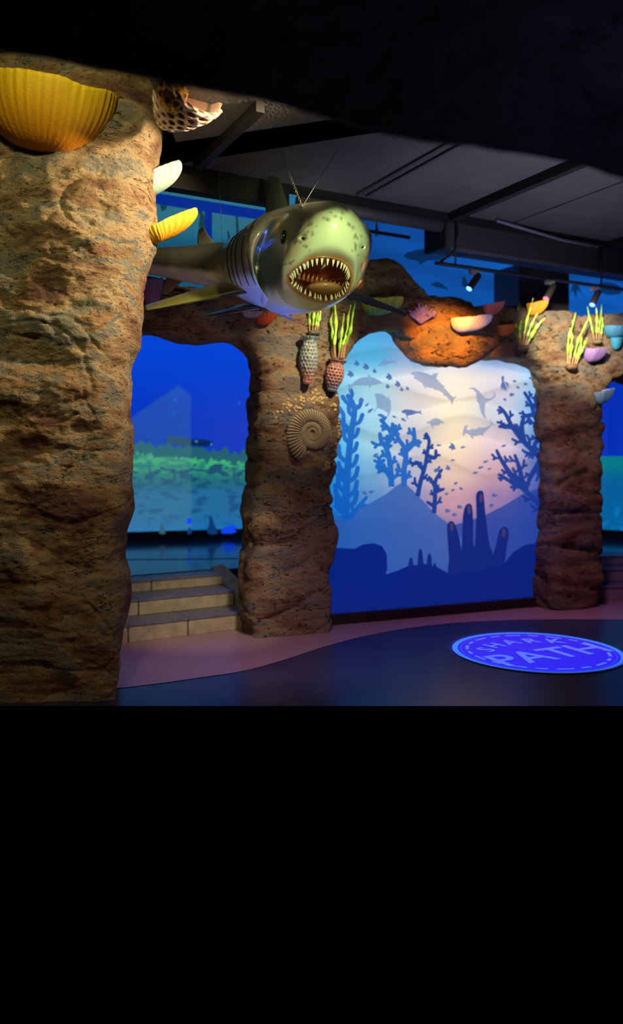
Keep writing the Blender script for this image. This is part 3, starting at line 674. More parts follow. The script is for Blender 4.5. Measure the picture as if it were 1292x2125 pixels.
scrshape('blue_fish', smooth2([(387, 1078), (393, 1074), (398, 1078), (396, 1087), (389, 1087)], 2), (20, 70, 235), 11.3)
scrshape('figure', smooth2([(330, 1107), (333, 1095), (331, 1088), (336, 1086), (340, 1096), (343, 1107)], 2), (52, 92, 112), 11.25)
scrshape('figure', smooth2([(430, 1107), (434, 1085), (433, 1070), (440, 1074), (444, 1088), (452, 1107)], 2), (10, 56, 110), 11.4)
scrshape('figure', smooth2([(388, 1107), (391, 1095), (396, 1097), (397, 1107)], 2), (14, 62, 120), 11.3)
for x, y in [(363, 830), (496, 837), (360, 858)]: scrshape('bubble', smooth2([(x-3, y), (x, y-3), (x+3, y), (x, y+3)], 2), (20, 100, 220), 11.3)
wb = box('wall_back', (-8, 12.6, 0), (18, 0, 0), (0, .1, 0), (0, 0, 5), M['beam']); wb['kind'] = 'structure'

# ------------------------------------------------------------------ platform and stone steps
STL = Plane(P(515, HY, 7.44).x, 7.44, 31)
SH = [0, .165, .315, .43]
glp, t, b = nodes('platform floor'); b.inputs['Base Color'].default_value = (.03, .06, .13, 1); b.inputs['Roughness'].default_value = .12
nz = N(t, 'ShaderNodeTexNoise', Scale=5.0, Detail=4.0); mr = N(t, 'ShaderNodeMapRange'); mr.inputs['To Min'].default_value = .07; mr.inputs['To Max'].default_value = .2
t.links.new(nz.outputs['Fac'], mr.inputs['Value']); t.links.new(mr.outputs[0], b.inputs['Roughness'])
q0 = STL.at(-4, 0, -.95); q1 = STL.at(1.15, 0, -.95)
pf = mesh('floor', [(q0.x, q0.y, .43), (q1.x, q1.y, .43), (2.4, 9.9, .43), (7, 9.9, .43), (9, 12.6, .43), (-7, 12.6, .43)], [(0, 1, 2, 3, 4, 5)], glp); pf['kind'] = 'structure'
sm_ = box('trim_2', P(150, HY, 9.05)-Vector((0, 0, EYE-.4301)), Vector((2.6, .22, 0)), Vector((0, .03, 0)), Vector((0, 0, .004)), M['beam']); sm_['kind'] = 'structure'
def steps(plane, runs, s0, s1, mats, label, cheek, seed, seams):
    st = empty('stone_steps', plane.at((s0+s1)/2, 0), label, 'steps')
    rr = random.Random(seed)
    for k in range(3):
        off0 = runs[k]; off1 = runs[k+1]; e = s1+(0, .01, .05)[k]
        # blocks of this step; each has a riser face and a darker tread slab
        cuts = [s0]+sorted(c for c in seams[k] if s0 < c < e)+[e]
        for a, b_ in zip(cuts[:-1], cuts[1:]):
            ob = box('stone_block', plane.at(a+.004, SH[k], off0), plane.u*(b_-a-.008), -plane.n*(off0-off1+.05), Vector((0, 0, SH[k+1]-SH[k]-.02)), mats[0], st, .012)
            box('tread_slab', plane.at(a+.003, SH[k+1]-.02, off0+.008), plane.u*(b_-a-.006), -plane.n*(off0-off1+.05), Vector((0, 0, .02)), mats[1], st).parent = ob
    if cheek:
        v = [plane.at(s1+.02, 0, -.30), plane.at(s1+.16, 0, -.26), plane.at(s1+.20, 0, -1.0), plane.at(s1+.06, 0, -1.0)]
        tops = [.26, .30, .48, .46]
        vs = v+[q+Vector((0, 0, h)) for q, h in zip(v, tops)]
        mesh('side_slab', vs, [(3, 2, 1, 0), (4, 5, 6, 7), (0, 1, 5, 4), (1, 2, 6, 5), (2, 3, 7, 6), (3, 0, 4, 7)], M['stone2'], st)
    return st
steps(STL, [0, -.32, -.68, -.98], -2.2, .0, (M['stone'], M['tread']), 'pale stone steps between the near pillar and fossil pillar', True, 1, [[-.60, -1.15], [-.95, -1.5], [-.7, -1.3]])
STR = Plane(P(1250, HY, 8.85).x, 8.85, 8)
steps(STR, [0, -.3, -.6, -.9], -.15, 2.2, (simple('violet-lit stone', (.30, .26, .36), .8, var=.2, bump=.5, bscale=9), M['tread']), 'dim violet-lit brick steps at the right edge behind the pillar', False, 2, [[.35, .8], [.15, .6], [.3, .75]])  # purple light on the bricks is mixed into the stone colour

# ------------------------------------------------------------------ floor sign: ring of projected light, painted as a decal
SG = Vector((1.86, 6.56, .006))
sign = empty('floor_sign', (SG.x, SG.y, 0.004), 'round blue floor sign reading SHARK PATH, projected light painted as a decal', 'sign')
def disc(name, r0, r1, z, mat, n=96):
    vs = []
    for k in range(n):
        a = 2*math.pi*k/n; c_, s_ = math.cos(a), math.sin(a)
        vs.append((SG.x+r1*c_, SG.y+r1*s_, z))
        if r0 > 0: vs.append((SG.x+r0*c_, SG.y+r0*s_, z))
    if r0 <= 0: vs.append((SG.x, SG.y, z))
    fs = [(k, (k+1) % n, n) for k in range(n)] if r0 <= 0 else [(2*k, 2*((k+1) % n), 2*((k+1) % n)+1, 2*k+1) for k in range(n)]
    return mesh(name, vs, fs, mat, sign)
msg = simple('sign blue', (.10, .05, .52), .6, var=.05, bump=0); mrim = simple('sign rim', (.16, .80, .80), .6, var=.05, bump=0); mtx = simple('sign letters', (.40, .66, .95), .6, var=.05, bump=0)
disc('disc', 0, .66, .006, msg); disc('rim', .645, .69, .0075, mrim); disc('inner_rim', .615, .622, .0075, simple('sign inner rim', (.2, .3, .8), .6, bump=0))
ds = []
for k in range(20):
    a = 2*math.pi*k/20+.1; L_ = .07 if k % 2 else .045
    c_ = Vector((math.cos(a), math.sin(a), 0)); tt = Vector((-c_.y, c_.x, 0)); p = Vector((SG.x, SG.y, .008))+c_*.565
    ds.append(([p-tt*L_-c_*.014, p+tt*L_-c_*.014, p+tt*L_+c_*.014, p-tt*L_+c_*.014], [(0, 3, 2, 1)] if False else [(0, 1, 2, 3)]))
v, f = join(*ds); mesh('dash_marks', v, f, mtx, sign)
def text(body, size, loc, rot, mat, parent, bold=0.0, name='letter'):
    cu = bpy.data.curves.new('t', 'FONT'); cu.body = body; cu.size = size; cu.offset = bold; cu.align_x = 'CENTER'; cu.align_y = 'CENTER'
    ob = bpy.data.objects.new('t', cu); C.objects.link(ob); dg = bpy.context.evaluated_depsgraph_get()
    me = bpy.data.meshes.new_from_object(ob.evaluated_get(dg)); bpy.data.objects.remove(ob)
    me.transform(Matrix.Translation(Vector(loc)-parent.location) @ Matrix.Rotation(rot, 4, 'Z')); me.materials.clear()
    return link(name, me, mat, parent)
rot = R(26); ux = Vector((math.cos(rot), math.sin(rot), 0)); uy = Vector((-ux.y, ux.x, 0))
text('PATH', .46, Vector((SG.x, SG.y, .009))-uy*.14+ux*.02, rot, mtx, sign, .006, 'lettering')
for ch, s_, y_, a_ in zip('SHARK', (-.36, -.20, 0, .19, .37), (.20, .29, .325, .29, .19), (22, 12, 0, -12, -22)):
    text(ch, .215, Vector((SG.x, SG.y, .0105))+ux*s_+uy*y_, rot+R(a_), mtx, sign, .004, 'lettering')

# ================================================================== SHARK
shark = empty('shark_model', P(655, 560, 5.6), 'hanging model shark with open toothy mouth facing the viewer', 'shark')
lip8 = [(728, 580), (727, 563), (719, 548), (700, 538), (668, 533), (640, 539), (618, 552), (603, 566), (597, 578), (603, 591), (618, 605), (640, 617), (668, 626), (695, 624), (714, 614), (724, 598)]
lipd = [5.33, 5.28, 5.24, 5.20, 5.17, 5.20, 5.25, 5.31, 5.36, 5.33, 5.29, 5.25, 5.22, 5.23, 5.26, 5.30]
def up16(p8): return cring([P(*q) for q in p8], 16)
mc_ = Vector((664, 580))
def inner(k, dd, dy=0): return [P(mc_.x+(x-mc_.x)*k, mc_.y+dy+(y-mc_.y)*k, d+dd) for (x, y), d in zip(lip8, lipd)]
R1 = [(739, 570, 5.30), (735, 534, 5.15), (684, 506, 5.03), (626, 524, 5.15), (583, 572, 5.40), (606, 616, 5.36), (670, 637, 5.27), (722, 612, 5.31)]
R2 = [(753, 563, 5.40), (758, 502, 5.16), (702, 458, 4.97), (634, 480, 5.08), (568, 560, 5.52), (588, 632, 5.47), (668, 644, 5.36), (734, 603, 5.40)]
R3 = [(759, 560, 5.52), (769, 492, 5.27), (708, 424, 5.05), (632, 446, 5.18), (550, 545, 5.62), (566, 640, 5.60), (658, 646, 5.50), (739, 598, 5.50)]
R4 = [(748, 552, 5.68), (758, 480, 5.45), (690, 421, 5.22), (604, 437, 5.36), (533, 530, 5.68), (548, 638, 5.70), (640, 644, 5.66), (722, 598, 5.64)]
def ell(px, py, d, a, bu, bd, yaw, an=16, tiltv=0):
    c = P(px, py, d); y = R(yaw); rv = Vector((math.cos(y), math.sin(y), 0)); out = []
    uv = Vector((tiltv*-rv.y, tiltv*rv.x, 1)).normalized()
    for k in range(an):
        t_ = 2*math.pi*k/an; s_ = math.sin(t_); out.append(c+rv*a*math.cos(t_)+uv*(bu if s_ > 0 else bd)*s_)
    return out
rings = [inner(.22, .42), inner(.5, .34), inner(.74, .22), inner(.86, .12), inner(.93, .045), inner(.97, .0), inner(1.0, -.012), inner(1.035, -.004), up16(R1), up16(R2), up16(R3), up16(R4),
         ell(600, 540, 5.72, .33, .375, .355, 40), ell(560, 545, 5.86, .305, .315, .345, 44), ell(523, 548, 6.00, .265, .235, .30, 46), ell(490, 549, 6.12, .225, .19, .24, 50),
         ell(445, 547, 6.22, .19, .155, .19, 58), ell(390, 546, 6.30, .165, .135, .155, 66), ell(330, 545, 6.38, .135, .125, .11, 70), ell(270, 543, 6.44, .10, .10, .08, 74), ell(205, 540, 6.50, .06, .06, .05, 78), ell(170, 538, 6.53, .03, .05, .045, 78)]
NT = 144
fine = [cring(r_, NT) for r_ in rings]
sub = [3, 3, 3, 3, 3, 3, 3, 6, 12, 10, 8, 7, 7, 6, 6, 6, 6, 6, 5, 5, 4]
G, par = [], []
for i in range(len(fine)-1):
    a, b_, c_, d_ = fine[max(i-1, 0)], fine[i], fine[i+1], fine[min(i+2, len(fine)-1)]
    for k in range(sub[i]):
        t_ = k/sub[i]; G.append([cr1(a[j], b_[j], c_[j], d_[j], t_) for j in range(NT)]); par.append(i+t_)
G.append(fine[-1]); par.append(len(fine)-1.0)
# smooth along the body to soften seams (outside the mouth only)
arr = np.array([[list(p) for p in row] for row in G])
st0 = next(i for i, q in enumerate(par) if q >= 8)
for _ in range(5):
    a2 = arr.copy(); a2[st0+1:-1] = .5*arr[st0+1:-1]+.25*(arr[st0:-2]+arr[st0+2:]); a2[st0+1:] = .6*a2[st0+1:]+.2*(np.roll(a2[st0+1:], 1, 1)+np.roll(a2[st0+1:], -1, 1)); arr = a2
poly = [(636, 462), (655, 448), (690, 434), (730, 436), (756, 462), (764, 500), (757, 556), (742, 596), (722, 624), (690, 641), (655, 641), (618, 622), (590, 596), (584, 560), (596, 530), (606, 505), (620, 480)]
pv = [Vector(q) for q in poly]
def sdist(x, y):
    p = Vector((x, y)); best = 1e9; ins = False; m = len(pv)
    for i in range(m):
        a, b_ = pv[i], pv[(i+1) % m]; e = b_-a; w_ = p-a; tt = max(0, min(1, w_.dot(e)/e.dot(e))); best = min(best, (w_-e*tt).length)
        if (a.y > y) != (b_.y > y) and x < (b_.x-a.x)*(y-a.y)/(b_.y-a.y)+a.x: ins = not ins
    return best if ins else -best
spots = []
rs = random.Random(5)
for _ in range(62):
    i = rs.randrange(len(pv)); a, b_ = pv[i], pv[(i+1) % len(pv)]; q = a.lerp(b_, rs.random()); cen = Vector((680, 520)); q = q+(cen-q).normalized()*rs.uniform(2, 26)
    if q.y < 560: spots.append((q.x, q.y, rs.uniform(1.4, 3.6)))
spots += [(643, 520, 2), (636, 512, 2.5), (648, 488, 2.2), (735, 505, 2), (738, 512, 2.6), (730, 520, 1.8), (612, 505, 2)]
vs, cols = [], []
GREY, PALE, LIPC, RED = (.045, .05, .042), (.62, .68, .50), (.36, .10, .03), (.14, .02, .012)
for i, q in enumerate(par):
    for j in range(NT):
        p = Vector(arr[i, j]); vs.append(p); px = HX+p.x/p.y*F; py = HY-(p.z-EYE)/p.y*F; th = j/NT*360
        sn = math.sin(math.radians(th)); n1 = noise.noise(p*9)*6+noise.noise(p*25)*3
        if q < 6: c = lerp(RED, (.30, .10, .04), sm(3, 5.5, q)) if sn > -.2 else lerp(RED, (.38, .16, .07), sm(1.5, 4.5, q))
        else:
            s_ = sdist(px, py)+n1 if q < 12.5 else -50
            pale = sm(-6, 8, s_)
            if q > 10.4: pale *= 1-sm(10.4, 11.2, q)
            belly = sm(-.30, -.62, sn+n1*.012) if q > 8.8 else 0
            c = lerp(GREY, PALE, pale); c = lerp(c, (.50, .52, .52), max(0, belly*(1-pale)))
            if sn < 0 and q < 9.5: c = lerp(c, (.72, .58, .22), sm(-.2, -.8, sn)*.7*(1-sm(8.6, 9.6, q)))
            c = lerp(c, LIPC, 1-sm(6.6, 8.0 if sn > 0 else 8.25, q+n1*.02))
            for sx, sy, sr in spots:
                dd = (px-sx)**2+(py-sy)**2
                if dd < sr*sr*2.6 and 7.8 < q < 11: c = lerp(c, (.13, .16, .11), .75*(1-sm(.5, 2.6, dd/(sr*sr))))
        cols.append(c)
m_ = len(par)
fs = [(i*NT+j, i*NT+(j+1) % NT, (i+1)*NT+(j+1) % NT, (i+1)*NT+j) for i in range(m_-1) for j in range(NT)]
fs.append(tuple(range(NT-1, -1, -1))); fs.append(tuple((m_-1)*NT+j for j in range(NT)))
body = mesh('body', vs, fs, M['shark'], shark, True, cols)
# dent the nostrils into the skin
loc0 = shark.location
for (nx_, ny_) in ((629, 493), (752, 511)):
    for v_ in body.data.vertices:
        p = v_.co+loc0
        if p.y > 5.45: continue
        px = HX+p.x/p.y*F; py = HY-(p.z-EYE)/p.y*F; dd = ((px-nx_)/7.5)**2+((py-ny_)/7)**2
        if dd < 1: v_.co.y += .045*(1-dd)**1.2
SB = BVHTree.FromPolygons([v.co+loc0 for v in body.data.vertices], [tuple(p.vertices) for p in body.data.polygons])
def uvs(c, r, sx=1, sy=1, sz=1, n=20, m=12):
    vs, fs = [], []
    for j in range(m+1):
        ph = math.pi*j/m
        for i in range(n):
            t_ = 2*math.pi*i/n; vs.append(Vector(c)+Vector((r*sx*math.sin(ph)*math.cos(t_), r*sy*math.sin(ph)*math.sin(t_), r*sz*math.cos(ph))))
    for j in range(m):
        for i in range(n): fs.append((j*n+i, (j+1)*n+i, (j+1)*n+(i+1) % n, j*n+(i+1) % n))
    return vs, fs
for (nx_, ny_) in ((630, 494), (751, 512)):
    h, nn = ray(SB, nx_, ny_)
    if h: v, f = uvs(h+Vector((0, .002, 0)), .012, 1, .5, .9); mesh('nostril', v, f, M['gillm'], shark, True)
h, nn = ray(SB, 589, 492)
if h:
    v, f = uvs(h+Vector((.004, .006, 0)), .026); ey = mesh('eye', v, f, M['eye'], shark, True)
    nn = nn if nn.y < 0 else -nn
    a = nn.cross(Vector((0, 0, 1))).normalized(); b_ = nn.cross(a)
    for rr_, k in ((.034, 0), (.043, 1)):
        pts = [h+nn*.004+(a*math.cos(t_)*rr_*.8+b_*math.sin(t_)*rr_) for t_ in np.linspace(0, 2*math.pi, 25)[:-1]]
        tubeo('eye_ring', pts, .0035, M['gillm'], shark, 6, True).parent = ey
# gill slits on the body side facing the room
def ringpos(q): return int(np.argmin([abs(x-q) for x in par]))
for k, q in enumerate((12.35, 12.75, 13.1, 13.45, 13.8)):
    i = ringpos(q); pts = []
    for th in np.linspace(118, 218, 22):
        j = int(th/360*NT) % NT; p = Vector(arr[i, j]); cc = Vector(arr[i].mean(0)); pts.append(p+(p-cc).normalized()*.001)
    rr_ = [.0055*math.sin(math.pi*(x+.5)/22)**.5+.001 for x in range(22)]
    v, f = tube(pts, rr_, 6); mesh('gill_slit', v, f, M['gillm'], shark, True)
# fins
def fin(name, rootA, rootB, tipA, tipB, thick, bow, mat, cols2, split=None):
    A, B, C_, D = [Vector(q) for q in (rootA, rootB, tipA, tipB)]
    nn = (B-A).cross(C_-A).normalized(); nu, nv = 26, 14; vs, cs = [], []
    for i in range(nu+1):
        u = i/nu; le = A.lerp(C_, u)+(A-B).normalized()*math.sin(u*math.pi)*bow; te = B.lerp(D, u)-(A-B).normalized()*math.sin(u*math.pi)*(-bow*.6)
        th = thick*(1-.75*u)
        for s_ in (1, -1):
            for k in range(nv+1):
                w_ = k/nv
                if s_ < 0: w_ = 1-w_
                prof = math.sin(math.pi*w_**.6)**.8 if 0 < w_ < 1 else 0
                vs.append(le.lerp(te, w_)+nn*s_*th*.5*prof)
                c = cols2[0] if s_ > 0 else cols2[1]
                if split and u < split: c = cols2[2]
                cs.append(c)
    m = 2*(nv+1)
    fs = [(i*m+k, i*m+(k+1) % m, (i+1)*m+(k+1) % m, (i+1)*m+k) for i in range(nu) for k in range(m)]
    fs.append(tuple(range(m-1, -1, -1))); fs.append(tuple(nu*m+k for k in range(m)))
    o = mesh(name, vs, fs, mat, shark, True, cs)
    bm = bmesh.new(); bm.from_mesh(o.data); bmesh.ops.remove_doubles(bm, verts=bm.verts[:], dist=.0003); bmesh.ops.recalc_face_normals(bm, faces=bm.faces[:]); bm.to_mesh(o.data); bm.free()
    return o
OL, DK, BL = (.13, .14, .04), (.02, .02, .022), (.30, .34, .42)
fin('pectoral_fin', P(520, 606, 5.72), P(505, 570, 5.98), P(300, 645, 5.86), P(296, 634, 6.02), .05, .0, M['shark'], (OL, OL, DK), .27)
fin('pectoral_fin', P(712, 598, 5.72), P(720, 622, 5.66), P(836, 646, 6.0), P(840, 655, 5.95), .035, .01, M['shark'], (DK, BL, DK))
fin('dorsal_fin', P(603, 440, 5.82), P(548, 452, 6.10), P(579, 368, 6.0), P(557, 364, 6.25), .075, .0, M['shark'], ((.06, .07, .055),)*3)
fin('second_dorsal_fin', P(460, 516, 6.2), P(412, 514, 6.28), P(422, 470, 6.26), P(412, 476, 6.32), .02, -.02, M['shark'], ((.09, .09, .07),)*3)
fin('pelvic_fin', P(540, 640, 5.9), P(505, 630, 6.05), P(418, 657, 5.95), P(416, 655, 6.0), .03, .01, M['shark'], (DK,)*3)
fin('pelvic_fin', P(560, 642, 5.9), P(590, 640, 5.85), P(610, 667, 5.92), P(614, 667, 5.9), .03, .01, M['shark'], (DK, BL, DK))
fin('anal_fin', P(350, 568, 6.34), P(392, 575, 6.3), P(334, 610, 6.36), P(346, 612, 6.36), .02, .01, M['shark'], ((.14, .11, .08),)*3)
fin('tail_fin', P(215, 540, 6.49), P(175, 540, 6.53), P(120, 440, 6.56), P(105, 442, 6.58), .03, .01, M['shark'], ((.12, .12, .10),)*3)
fin('tail_fin', P(215, 542, 6.49), P(175, 542, 6.53), P(140, 610, 6.56), P(128, 612, 6.58), .03, .01, M['shark'], ((.12, .12, .10),)*3)
# teeth
lipc = cring([Vector((x, y, d)) for (x, y), d in zip(lip8, lipd)], 720)
def tooth(deg, L_, wd, up, kk=.955, dd=.012, mat='tooth', name='tooth'):
    q = lipc[int(deg*2) % 720]; q2 = lipc[(int(deg*2)+6) % 720]
    k = kk; b0 = P(mc_.x+(q.x-mc_.x)*k, mc_.y+(q.y-mc_.y)*k, q.z+dd); b1 = P(mc_.x+(q2.x-mc_.x)*k, mc_.y+(q2.y-mc_.y)*k, q2.z+dd)
    tg = (b1-b0).normalized(); c = P(mc_.x, mc_.y+ (12 if up else -8), 5.42)
    dr = (c-b0).normalized(); dr = (dr*.45+Vector((0, -.02, -1 if not up else 1))*.75).normalized(); nn = tg.cross(dr).normalized()
    vs, fs = [], []; m = 8; S_ = 5
    for i in range(S_+1):
        u = i/S_; r_ = wd*(1-u)**.8
        for j in range(m):
            t_ = 2*math.pi*j/m; vs.append(b0+dr*L_*u+tg*r_*math.cos(t_)+nn*r_*.55*math.sin(t_)+nn*.004*u*u)
    for i in range(S_):
        for j in range(m): fs.append((i*m+j, i*m+(j+1) % m, (i+1)*m+(j+1) % m, (i+1)*m+j))
    fs.append(tuple(range(m)))
    mesh(name, vs, fs, M[mat], shark, True)
for k, dg_ in enumerate(np.linspace(12, 168, 19)):
    tooth(dg_, .044*(.8+.3*math.sin(math.radians(dg_))), .0115, False)
for k, dg_ in enumerate(np.linspace(10, 60, 6)): tooth(dg_+3, .036, .009, False, .90, .04)
for k, dg_ in enumerate(np.linspace(120, 168, 5)): tooth(dg_+3, .034, .009, False, .90, .04)
for k, dg_ in enumerate(np.linspace(200, 345, 16)): tooth(dg_, .040*(.8+.35*abs(math.sin(math.radians(dg_)))), .011, True)
for k, dg_ in enumerate(np.linspace(205, 340, 11)): tooth(dg_+4, .03, .008, True, .90, .035)
for k in range(11):
    x = 620+9*k; y = 573+1.8*k; p = P(x, y+6, 5.46); Lh = .045 if k < 6 else .03
    v, f = tube([p, p+Vector((.004, -.01, Lh*.6)), p+Vector((.012, -.02, Lh))], [.014 if k < 6 else .009, .009, .001], 8); mesh('inner_tooth', v, f, M['innertooth'], shark, True)
v, f = uvs(P(672, 600, 5.40), .10, 1.25, 1.6, .42, 28, 16); mesh('tongue', v, f, M['tongue'], shark, True)
# suspension wires
top1 = CE.hit(582, 362); a = P(627, 427, 5.5); h, _ = ray(SB, 627, 432)
a = h+Vector((0, 0, .01)) if h else a
tubeo_ = lambda nm, pts, r_, lab: tag(tubeo(nm, pts, r_, M['wire'], None, 6), lab, 'wire')
def chain(p, q, lab):
    p, q = Vector(p), Vector(q); n = int((q-p).length/.03); parts = []
    dr = (q-p).normalized(); s1 = dr.cross(Vector((0, 1, 0))).normalized(); s2 = dr.cross(s1)
    for k in range(n):
        c = p.lerp(q, (k+.5)/n); s_ = s1 if k % 2 else s2
        parts.append(tube([c+dr*.019*math.cos(t_)+s_*.008*math.sin(t_) for t_ in np.linspace(0, 2*math.pi, 11)[:-1]], .0015, 5, True))
    v, f = join(*parts); o = mesh('suspension_chain', v, f, M['wire'], None, True); tag(o, lab, 'chain')
def ceilhit(px, py):
    q = ceilpt(px, py); return q
chain(a, Vector((P(582, 362, 5.95).x, 5.95, CEIL-.01)), 'thin chain rising left from the shark back to the ceiling')
o = tubeo('suspension_wire', [a, ceilhit(703, 305)], .0018, M['wire'], None, 6); tag(o, 'thin wire rising right from the shark back to the ceiling', 'wire')
o = tubeo('suspension_wire', [P(461, 505, 6.2), Vector((P(461, 505, 6.2).x-.03, 6.2, CEIL-.01))], .0018, M['wire'], None, 6); tag(o, 'thin vertical wire behind the second dorsal fin', 'wire')

# ================================================================== SPONGES, CORALS, PLANTS
def cup(name, base, rx, ry, h, axis, side, c_top, c_bot, label, ribs=40, tip=0.0, amp=.035, thick=.06, tree=None, cat='sponge', group=None, skew=0.0):
    """ribbed cup: base point, rim radii along side and across, height along axis; tip stretches it along +side"""
    axis = Vector(axis).normalized(); side = (Vector(side)-axis*Vector(side).dot(axis)).normalized(); fw = axis.cross(side)
    nu, nv = 128, 22; vs, cs = [], []
    for layer in (0, 1):
        for j in range(nv+1):
            v_ = j/nv if layer == 0 else 1-j/nv
            for i in range(nu):
                t_ = 2*math.pi*i/nu
                rp = math.sin(v_*math.pi/2)**.75; rib = 1+amp*math.sin(t_*ribs+2*noise.noise(Vector((t_*3, v_*2, 1))))*v_**.5*(1 if layer == 0 else .4)+.05*noise.noise(Vector((math.cos(t_)*2, math.sin(t_)*2, v_*2+rx*9)))
                k = rp*rib-(thick if layer else 0)*(.6+.4*v_)
                k = max(k, .01)
                cx = math.cos(t_); st = 1+tip*max(0, cx)**(2 if tip < .6 else 4)
                z_ = h*(1-math.cos(v_*math.pi/2)**1.1)+(h*thick*1.3*(1-v_) if layer else 0)+.05*h*noise.noise(Vector((t_*2.2, 5, rx*10)))*v_
                z_ += tip*.12*h*max(0, cx)*v_
                p = Vector(base)+side*rx*k*cx*st+fw*ry*k*math.sin(t_)+axis*z_
                p += side*rx*skew*v_
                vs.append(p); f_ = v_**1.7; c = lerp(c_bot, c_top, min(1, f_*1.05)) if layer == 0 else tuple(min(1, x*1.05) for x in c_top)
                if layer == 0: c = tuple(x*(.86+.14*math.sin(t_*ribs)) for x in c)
                cs.append(c)
    tot = 2*(nv+1)
    fs = [(j*nu+i, j*nu+(i+1) % nu, (j+1)*nu+(i+1) % nu, (j+1)*nu+i) for j in range(tot-1) for i in range(nu)]
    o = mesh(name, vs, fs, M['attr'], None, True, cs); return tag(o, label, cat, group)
Z = Vector((0, 0, 1))
# on the near pillar
h, _ = ray(PB, 88, 312)
cup('cup_sponge', h+Vector((-.02, .05, 0)), .445, .34, .43, (0.16, -.24, 1), (1, 0, 0), (.95, .66, .01), (.85, .26, .01), 'large ribbed yellow cup sponge high on the near pillar', 47, .0, .022, .07)
h, _ = ray(PB, 318, 500); hb = h if h else P(318, 500, 5.6)
cup('shell_sponge', P(334, 503, 5.60), .125, .12, .12, (-.36, -.30, 1), (1, 0, .36), (.90, .66, .04), (.80, .38, .01), 'yellow pointed shell sponge jutting right from the near pillar', 31, 1.5, .03, .08)
cup('shell_sponge', P(322, 404, 5.64), .125, .11, .13, (-.45, -.12, 1), (1, 0, .62), (.50, .75, .68), (.38, .62, .58), 'pale mint shell sponge on the near pillar edge above the yellow one', 29, 1.05, .03, .08)
def honeycomb(name, base, axis, prof, c_wall, c_hole, label, rows, cnt, depth, tilt_col=None, half=False):
    axis = Vector(axis).normalized(); a = axis.cross(Vector((.1, 1, .05))).normalized(); b_ = axis.cross(a); H_ = prof[-1][0]
    nu, nv = 180, 150; vs, cs = [], []
    for j in range(nv+1):
        v_ = j/nv; z_ = H_*v_; r_ = float(np.interp(z_, [p[0] for p in prof], [p[1] for p in prof]))
        for i in range(nu):
            u_ = i/nu; row = v_*rows; best = 9
            for rr_ in (math.floor(row), math.floor(row)+1):
                col = u_*cnt-(.5 if rr_ % 2 else 0); fx = col-round(col); fy = (row-rr_)*.9; best = min(best, math.hypot(fx, fy))
            hole = 1-sm(.20, .38, best)
            top = sm(.84, .9, v_) if rows > 9 else 0
            hole *= 1-top
            rad = r_*(1-depth*hole)+.006*noise.noise(Vector((u_*20, v_*14, 2)))
            if top > 0: rad += r_*.03*math.sin(u_*cnt*2*math.pi)*top
            t_ = 2*math.pi*u_; vs.append(Vector(base)+axis*z_+(a*math.cos(t_)+b_*math.sin(t_))*rad)
            cw = lerp(tilt_col, c_wall, sm(.1, .45, v_)) if tilt_col else c_wall
            cs.append(lerp(cw, c_hole, hole))
    fs = [(j*nu+i, j*nu+(i+1) % nu, (j+1)*nu+(i+1) % nu, (j+1)*nu+i) for j in range(nv) for i in range(nu)]
    # rim and inside
    n0 = len(vs); r_ = prof[-1][1]
    for k, (dz, sc) in enumerate(((0.0, .86), (-.5*H_*.3, .75), (-.5*H_*.5, .1))):
        for i in range(nu):
            t_ = 2*math.pi*i/nu; vs.append(Vector(base)+axis*(H_+dz)+(a*math.cos(t_)+b_*math.sin(t_))*r_*sc); cs.append(lerp(c_wall, c_hole, .4+.2*k))
    prev = nv*nu
    for k in range(3):
        cur = n0+k*nu
        fs += [(prev+i, prev+(i+1) % nu, cur+(i+1) % nu, cur+i) for i in range(nu)]; prev = cur
    o = mesh(name, vs, fs, M['attrg'], None, True, cs); return tag(o, label, 'sponge')
honeycomb('honeycomb_sponge', P(334, 262, 5.22), (.62, -.55, .42), [(0, .03), (.05, .09), (.14, .155), (.26, .21), (.36, .235)], (.70, .50, .44), (.30, .11, .06), 'pinkish honeycomb sponge at the top right of the near pillar', 7, 15, .12)
honeycomb('honeycomb_sponge', P(352, 236, 4.93), (.30, -.1, 1), [(0, .015), (.02, .05), (.06, .075), (.13, .08), (.17, .07)], (.80, .46, .05), (.36, .12, .02), 'small orange holed sponge in front of the pinkish honeycomb sponge', 3, 7, .16)
# barrel sponges on the fossil pillar
def on(px, py): 
    h, n_ = ray(RB, px, py); 
    if h is None: h = WALL.hit(px, py, .3); n_ = WALL.n
    return h, (n_ if n_.y < 0 else -n_)
def vase(bx, by, tx, ty, wpx, *a):
    hb, _ = on(bx, by); ht, _ = on(tx, ty); d = min(hb.y, ht.y)-.05; b0 = P(bx, by, d); t0 = P(tx, ty, d-.03); H_ = (t0-b0).length; k = d/F*wpx/2
    prof = [(0, k*.45), (H_*.15, k*.62), (H_*.35, k*.9), (H_*.55, k*1.0), (H_*.72, k*.9), (H_*.86, k*.72), (H_*.94, k*.72), (H_, k*.92)]
    return honeycomb('barrel_sponge', b0, t0-b0, prof, *a)
vase(637, 797, 643, 698, 40, (.18, .29, .30), (.26, .10, .05), 'tall pale blue-grey honeycomb barrel sponge above the fossil', 13, 15, .10, (.30, .13, .12))
vase(688, 812, 699, 747, 40, (.40, .20, .17), (.16, .06, .05), 'short reddish brown honeycomb barrel sponge at panel corner', 10, 14, .12, (.16, .20, .30))
